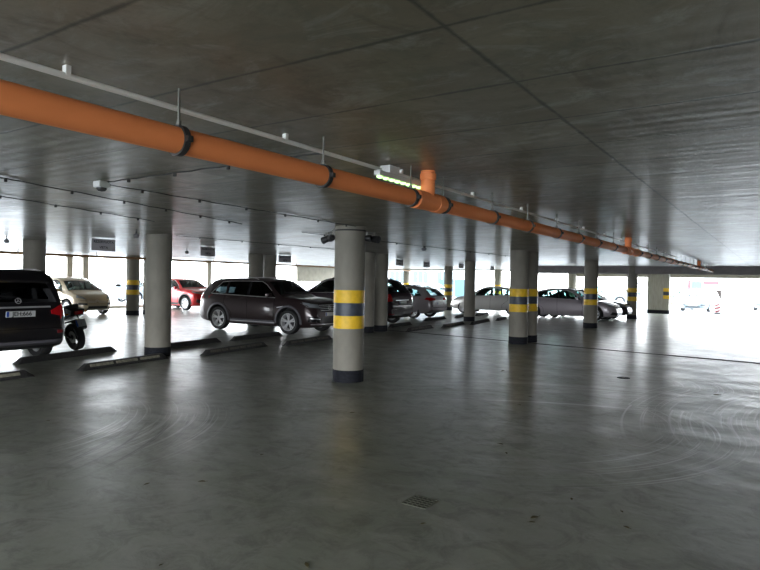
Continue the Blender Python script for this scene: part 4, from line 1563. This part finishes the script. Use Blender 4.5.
# beige people carrier
d = spec(MPV, 4.25, 1.78, 1.60, .325, .86, .72, spokes=9, twin=False, glass=CLEARG, seat_m=SEAT_L, seat_h=.24)
c = Car('beige_hatchback', 'beige rounded car facing the camera on the far left beyond the black SUV', 'car', d, (-25.75, 14.62, 0), 0.0, BEIGE)
dress(c)
hatch_rear(c, 'tall')
front_face(c, 'mpv', plate=False)

# red SUV
d = spec(SUV, 4.45, 1.84, 1.62, .36, .88, .92, spokes=8, twin=False, glass=CLEARG)
c = Car('red_suv', 'bright red SUV partly hidden between the plain column and the brown SUV', 'car', d, (-26.3, 21.0, 0), 0.0, REDP)
dress(c, CHR, BLK, None, BLK)
hatch_rear(c)
front_face(c, 'spindle')

# large dark car behind the nearest column
d = spec(SUV, 5.4, 1.98, 1.78, .38, .95, 1.0, spokes=7, twin=False, glass=CLEARG)
c = Car('dark_suv', 'large dark plum car half hidden behind the nearest striped column, tail to the right', 'car', d, (-14.45, 19.50, 0), PI, PLUM)
dress(c, CHR, None, BLK, BLK)
hatch_rear(c, 'tall')
front_face(c, 'suv')

# silver wagon
d = spec(WAGON, 4.50, 1.78, 1.47, .33, .88, .92, spokes=8, twin=False, glass=CLEARG)
c = Car('silver_wagon', 'grey-silver estate car with its tail and red light facing right, beside the plum car', 'car', d, (-14.95, 24.30, 0), PI, SILV)
dress(c, None, None, BLK)
hatch_rear(c)
front_face(c, 'plain')

# silver hatchback facing left
d = spec(SEDAN, 4.5, 1.72, 1.47, .32, .88, .90, spokes=8, twin=False, glass=CLEARG)
c = Car('silver_saloon', 'pale silver car seen between the plain central column and the paired striped columns', 'car', d, (-12.70, 30.40, 0), PI, SILV2)
dress(c)
front_face(c, 'plain')
c.plate('back', .60)

# grey sedan facing right
d = spec(SEDAN, 4.75, 1.76, 1.47, .335, .92, 1.0, spokes=7, twin=False, glass=CLEARG)
c = Car('grey_saloon', 'mid-grey saloon right of the paired striped columns, nose behind a striped column', 'car', d, (-8.28, 28.70, 0), 0.0, GREYP)
dress(c, CHR)
front_face(c, 'plain')
c.plate('back', .60)

# dark saloon behind it
d = spec(SEDAN, 4.35, 1.64, 1.43, .325, .90, .95, spokes=7, twin=False, glass=CLEARG)
c = Car('dark_saloon', 'dark saloon behind the grey saloon, its nose next to the slim column', 'car', d, (-7.98, 30.50, 0), 0.0, DGREY)
dress(c)
front_face(c, 'plain')
c.plate('back', .60)

# cars outside
d = spec(MPV, 4.2, 1.76, 1.50, .32, .84, .74, spokes=8, twin=False, glass=CLEARG)
c0 = Car('white_car', 'washed-out white car outside the far opening, beside the red and white board', 'car', d, (-4.25, 45.0, 0), -PI / 2 - .1, OUTP)
dress(c0)
front_face(c0, 'mpv')
for (x, y, rz, l) in ((-.5, 50.5, -PI / 2, 'barely visible white car outside at the far right of the far opening'),
                      (-12.0, 52.0, .2, 'pale car outside the far opening, between the slim column and the broad pier'),
                      (-24.5, 43.5, PI, 'pale car outside just right of the silver wagon'),
                      (-34.2, 24.6, PI / 2, 'pale car outside behind the tail of the brown SUV'),
                      (-34.4, 33.6, PI / 2, 'pale car outside behind the windscreen of the brown SUV')):
    dup(c0.root, (x, y, 0), rz, l)

# ================================================================== MOTORCYCLE
mt = thing('motorcycle', 'black motorcycle leaning beside the black SUV, rear wheel and plate showing', 'motorcycle', (-13.78, 7.62, 0), PI)
LEAN = Matrix.Rotation(-.16, 4, 'X')      # local +x forward; leans on its stand
root2 = mt
MT = []


def mpart(mb, name, mat, parent=None, smooth=40):
    for v in mb.bm.verts:
        v.co = (LEAN @ v.co)
    o = mb.done(name, mat, parent or root2, smooth)
    return o


rw, fw = (-.68, 0, .31), (.74, 0, .305)
for (x, y, z), wd in ((rw, .085), (fw, .06)):
    tp = [(.215, -wd * .8), (.26, -wd), (.295, -wd * .75), (.31, 0), (.295, wd * .75), (.26, wd), (.215, wd * .8), (.21, 0), (.215, -wd * .8)]
    tw_ = mpart(MB().lathe(tp, 'Y', (x, y, z), 40), 'wheel', RUB)
    mb = MB().lathe([(.218, -.05), (.222, 0), (.218, .05), (.195, .03), (.195, -.03), (.218, -.05)], 'Y', (x, y, z), 36)
    for k in range(5):
        a = k * 2 * PI / 5
        mb.cyl((x, y, z), (x + math.cos(a) * .2, y, z + math.sin(a) * .2), .022, .014, 8)
    mb.cyl((x, -.07, z), (x, .07, z), .04)
    mpart(mb, 'rim', DRK, tw_)
    mpart(MB().lathe([(.06, .062), (.135, .062), (.135, .068), (.06, .068), (.06, .062)], 'Y', (x, y, z), 30), 'brake_disc', ALU, tw_)
mb = MB()
for s in (-1, 1):
    mb.tube([(-.68, s * .11, .31), (-.35, s * .10, .38), (-.12, s * .08, .42)], .026, 10)
mpart(mb, 'swingarm', DRK)
mb = MB().tube([(-.15, 0, .45), (-.10, 0, .75), (.25, 0, .88), (.50, 0, .92)], .035, 10)
mb.tube([(.50, 0, .92), (.35, 0, .55), (.05, 0, .30), (-.12, 0, .40)], .03, 10)
mpart(mb, 'frame', DRK)
mb = MB()
for s in (-1, 1):
    mb.tube([(.74, s * .09, .305), (.60, s * .09, .66), (.47, s * .09, .98)], .024, 10)
mpart(mb, 'fork', ALU)
mb = MB().box((.08, 0, .42), (.36, .30, .30), bev=.05).box((.14, 0, .62), (.20, .24, .18), bev=.03)
for k in range(4):
    mb.box((.14, 0, .55 + k * .045), (.24, .27, .012))
mpart(mb, 'engine', DRK)
mb = MB().ball((.22, 0, .88), (.30, .16, .14), 24, 14)
mpart(mb, 'fuel_tank', NAVYBLK)
mb = MB().box((-.28, 0, .84), (.55, .26, .08), bev=.035).box((-.62, 0, .97), (.34, .26, .10), Matrix.Rotation(.2, 3, 'Y'), bev=.035)
mpart(mb, 'seat', BLK)
mb = MB().prism([(-.10, .60), (-.50, .66), (-.88, .80), (-.95, .93), (-.70, .96), (-.30, .90), (-.05, .80)], -.15, .15, 'Y')
mpart(mb, 'tail_fairing', NAVYBLK)
mpart(MB().box((-.95, 0, .87), (.05, .19, .075), bev=.015), 'tail_light', REDL)
mb = MB().tube([(-.86, 0, .84), (-.96, 0, .70), (-1.0, 0, .60)], .02, 8)
mpart(mb, 'plate_bracket', BLK)
rotp = Matrix.Rotation(.35, 3, 'Y')
mpart(MB().box((-1.0, 0, .64), (.008, .22, .16), rotp, bev=.003), 'license_plate', pmat('dull_plate', (.28, .3, .32), .5))
mpart(MB().box((-1.006, .095, .64), (.006, .03, .15), rotp), 'country_band', PLB)
mpart(MB().prism([(-.95, .58), (-.88, .60), (-.70, .66), (-.45, .60), (-.45, .63), (-.70, .69), (-.90, .64)], -.07, .07, 'Y'), 'rear_mudguard', BLK)
mpart(MB().tube([(.1, -.14, .30), (-.2, -.17, .28), (-.45, -.19, .40), (-.78, -.20, .50)], [.03, .035, .05, .055], 14), 'exhaust', DRK)
for s in (-1, 1):
    mpart(MB().tube([(.46, s * .05, 1.0), (.44, s * .18, 1.06), (.36, s * .36, 1.04)], .014, 8).cyl((.38, s * .28, 1.045), (.35, s * .40, 1.035), .02), 'handlebar', BLK)
    mpart(MB().tube([(.44, s * .20, 1.06), (.46, s * .26, 1.18)], .006, 6).box((.46, s * .28, 1.22), (.02, .12, .08), bev=.02), 'wing_mirror', BLK)
    mpart(MB().tube([(-.84, s * .06, .86), (-.86, s * .20, .86)], .008, 6).ball((-.86, s * .22, .86), (.03, .035, .022), 12, 8), 'indicator', pmat('amber_lens', (.6, .2, .02), .25))
mpart(MB().lathe([(.001, -.08), (.06, -.06), (.085, .02), (.085, .04), (.001, .05)], 'X', (.62, 0, .92), 24), 'headlight', CLR)
mpart(MB().prism([(.46, .60), (.58, .66), (.74, .67), (.93, .60), (.93, .58), (.74, .64), (.58, .63)], -.06, .06, 'Y'), 'front_mudguard', NAVYBLK)
MB().tube([(.0, .08, .30), (-.06, .24, .03), (-.10, .25, .006)], .012, 8).done('side_stand', DRK, mt, 40)

# ================================================================== OUTSIDE
PLAST = pmat('pale_render_wall', (0.72, 0.73, 0.74), .8, noise=.05)
WING = pmat('blueish_window', (0.065, 0.105, 0.12), .5, spec=.1)
REDT = pmat('red_trim', (0.20, 0.05, 0.055), .6, spec=.1)
b = thing('pale_building', 'pale building with bluish windows outside, above the roof of the silver wagon', 'building', (-36.5, 66, 0))
MB().box((0, 0, 4.4), (13.5, 8, 9.2)).done('wall', PLAST, b)
for r_ in range(2):
    for k in range(4):
        wn_ = MB().box((-4.9 + k * 3.2, -4.0, 2.1 + 3.3 * r_), (2.3, .12, 1.7)).done('window', PLAST, b)
        for q in (-.72, 0, .72):
            MB().box((-4.9 + k * 3.2 + q, -4.07, 2.1 + 3.3 * r_), (.62, .05, 1.4)).done('pane', WING, wn_)
MB().box((0, 0, 9.1), (14, 8.6, .3)).done('roof', PLAST, b)
b = thing('blue_hoarding', 'light blue site hoarding outside, right of the distant striped column', 'fence', (-24.9, 52, 0))
HB = pmat('hoarding_blue', (0.05, 0.095, 0.12), .8, spec=.1)
for k in range(2):
    MB().box((-1.6 + 1.6 * k, 0, 1.05), (1.56, .04, 1.7)).done('panel', HB, b)
    MB().cyl((-2.4 + 1.6 * k, .05, 0), (-3.2 + 1.6 * k, .05, 2.0), .03).done('post', ALU, b)
b = thing('kiosk', 'small white kiosk with red frame and dark glass outside the far opening', 'kiosk', (-4.65, 62, 0))
MB().box((0, 0, 1.3), (4.4, 3, 2.6)).done('wall', PLAST, b)
MB().box((0, 0, 2.7), (4.6, 3.2, .2)).done('roof', PLAST, b)
MB().box((-1.95, -1.55, 1.15), (.22, .14, 2.0)).done('door_frame', REDT, b)
MB().box((-1.35, -1.53, 1.3), (.8, .08, 1.5)).done('door_glass', WING, b)
MB().box((-.25, -1.56, 1.95), (1.2, .14, .34)).done('sign_board', REDT, b)
MB().box((.15, -1.53, .95), (.85, .08, .75)).done('window', pmat('dark_pane', (.02, .016, .014), .6, spec=.1), b)
b = thing('striped_barrier_board', 'red and white striped warning board standing outside the far opening', 'barrier', (-2.95, 41.2, 0))
MB().box((0, 0, .36), (.28, .05, .56), bev=.01).done('board', pmat('board_white', (.5, .5, .5), .5), b)
for k in range(3):
    MB().prism([(-.14, .09 + .19 * k), (.14, .19 + .19 * k), (.14, .28 + .19 * k - (.03 if k == 2 else 0)), (-.14, .18 + .19 * k)], -.032, -.026, 'Y').done('red_stripe', REDT, b)
MB().box((0, 0, .04), (.40, .3, .08), bev=.02).done('foot', BLK, b)

LEAFG = pmat('leaf_green', (0.035, 0.065, 0.05), .8, spec=.1, noise=.3, nscale=9)
BARK = pmat('bark', (0.12, 0.09, 0.07), .9, noise=.2)


def shrub(x, y, h, r, label, n=900):
    t = thing('leafy_shrub', label, 'shrub', (x, y, 0))
    rnd = random.Random(int(x * 10 + y))
    mb = MB()
    for k in range(5):
        a = k * 1.3
        mb.tube([(0, 0, 0), (math.cos(a) * r * .2, math.sin(a) * r * .2, h * .4), (math.cos(a) * r * .5, math.sin(a) * r * .5, h * .75)], [.04, .03, .012], 7)
    mb.done('stem', BARK, t, 40)
    bm = bmesh.new()
    for i in range(n):
        while True:
            p_ = Vector((rnd.uniform(-1, 1), rnd.uniform(-1, 1), rnd.uniform(-1, 1)))
            if .25 < p_.length < 1:
                break
        c = Vector((p_.x * r, p_.y * r, h * .58 + p_.z * h * .42))
        q = Matrix.Rotation(rnd.uniform(0, 6.3), 3, 'Z') @ Matrix.Rotation(rnd.uniform(-1.2, 1.2), 3, 'X')
        s = rnd.uniform(.06, .12)
        vs = [bm.verts.new(c + q @ Vector(v) * s) for v in ((0, -1, 0), (.5, 0, .12), (0, 1, 0), (-.5, 0, .12))]
        bm.faces.new(vs)
    linkmesh('foliage', bm, LEAFG, t)


shrub(-7.0, 53.0, 2.6, 1.1, 'pale washed-out shrub outside just right of the broad pier')
shrub(-10.4, 54.5, 2.2, 1.3, 'washed-out shrub outside between the slim column and the broad pier')
shrub(-33.5, 50.5, 2.0, 1.4, 'washed-out shrub outside above the plum car')

# daylight comes in through the open sides: sampling portals
area('left_opening_portal', (XL - .2, 22.5, H / 2), (1, 0, 0), 34, 2.5, portal=True)
area('far_opening_portal', ((XL + XR) / 2, YF + .4, H / 2), (0, -1, 0), 36, 2.5, portal=True)
area('back_opening_portal', ((-12 + XR) / 2, YB - .2, H / 2), (0, 1, 0), XR + 12, 2.5, portal=True)
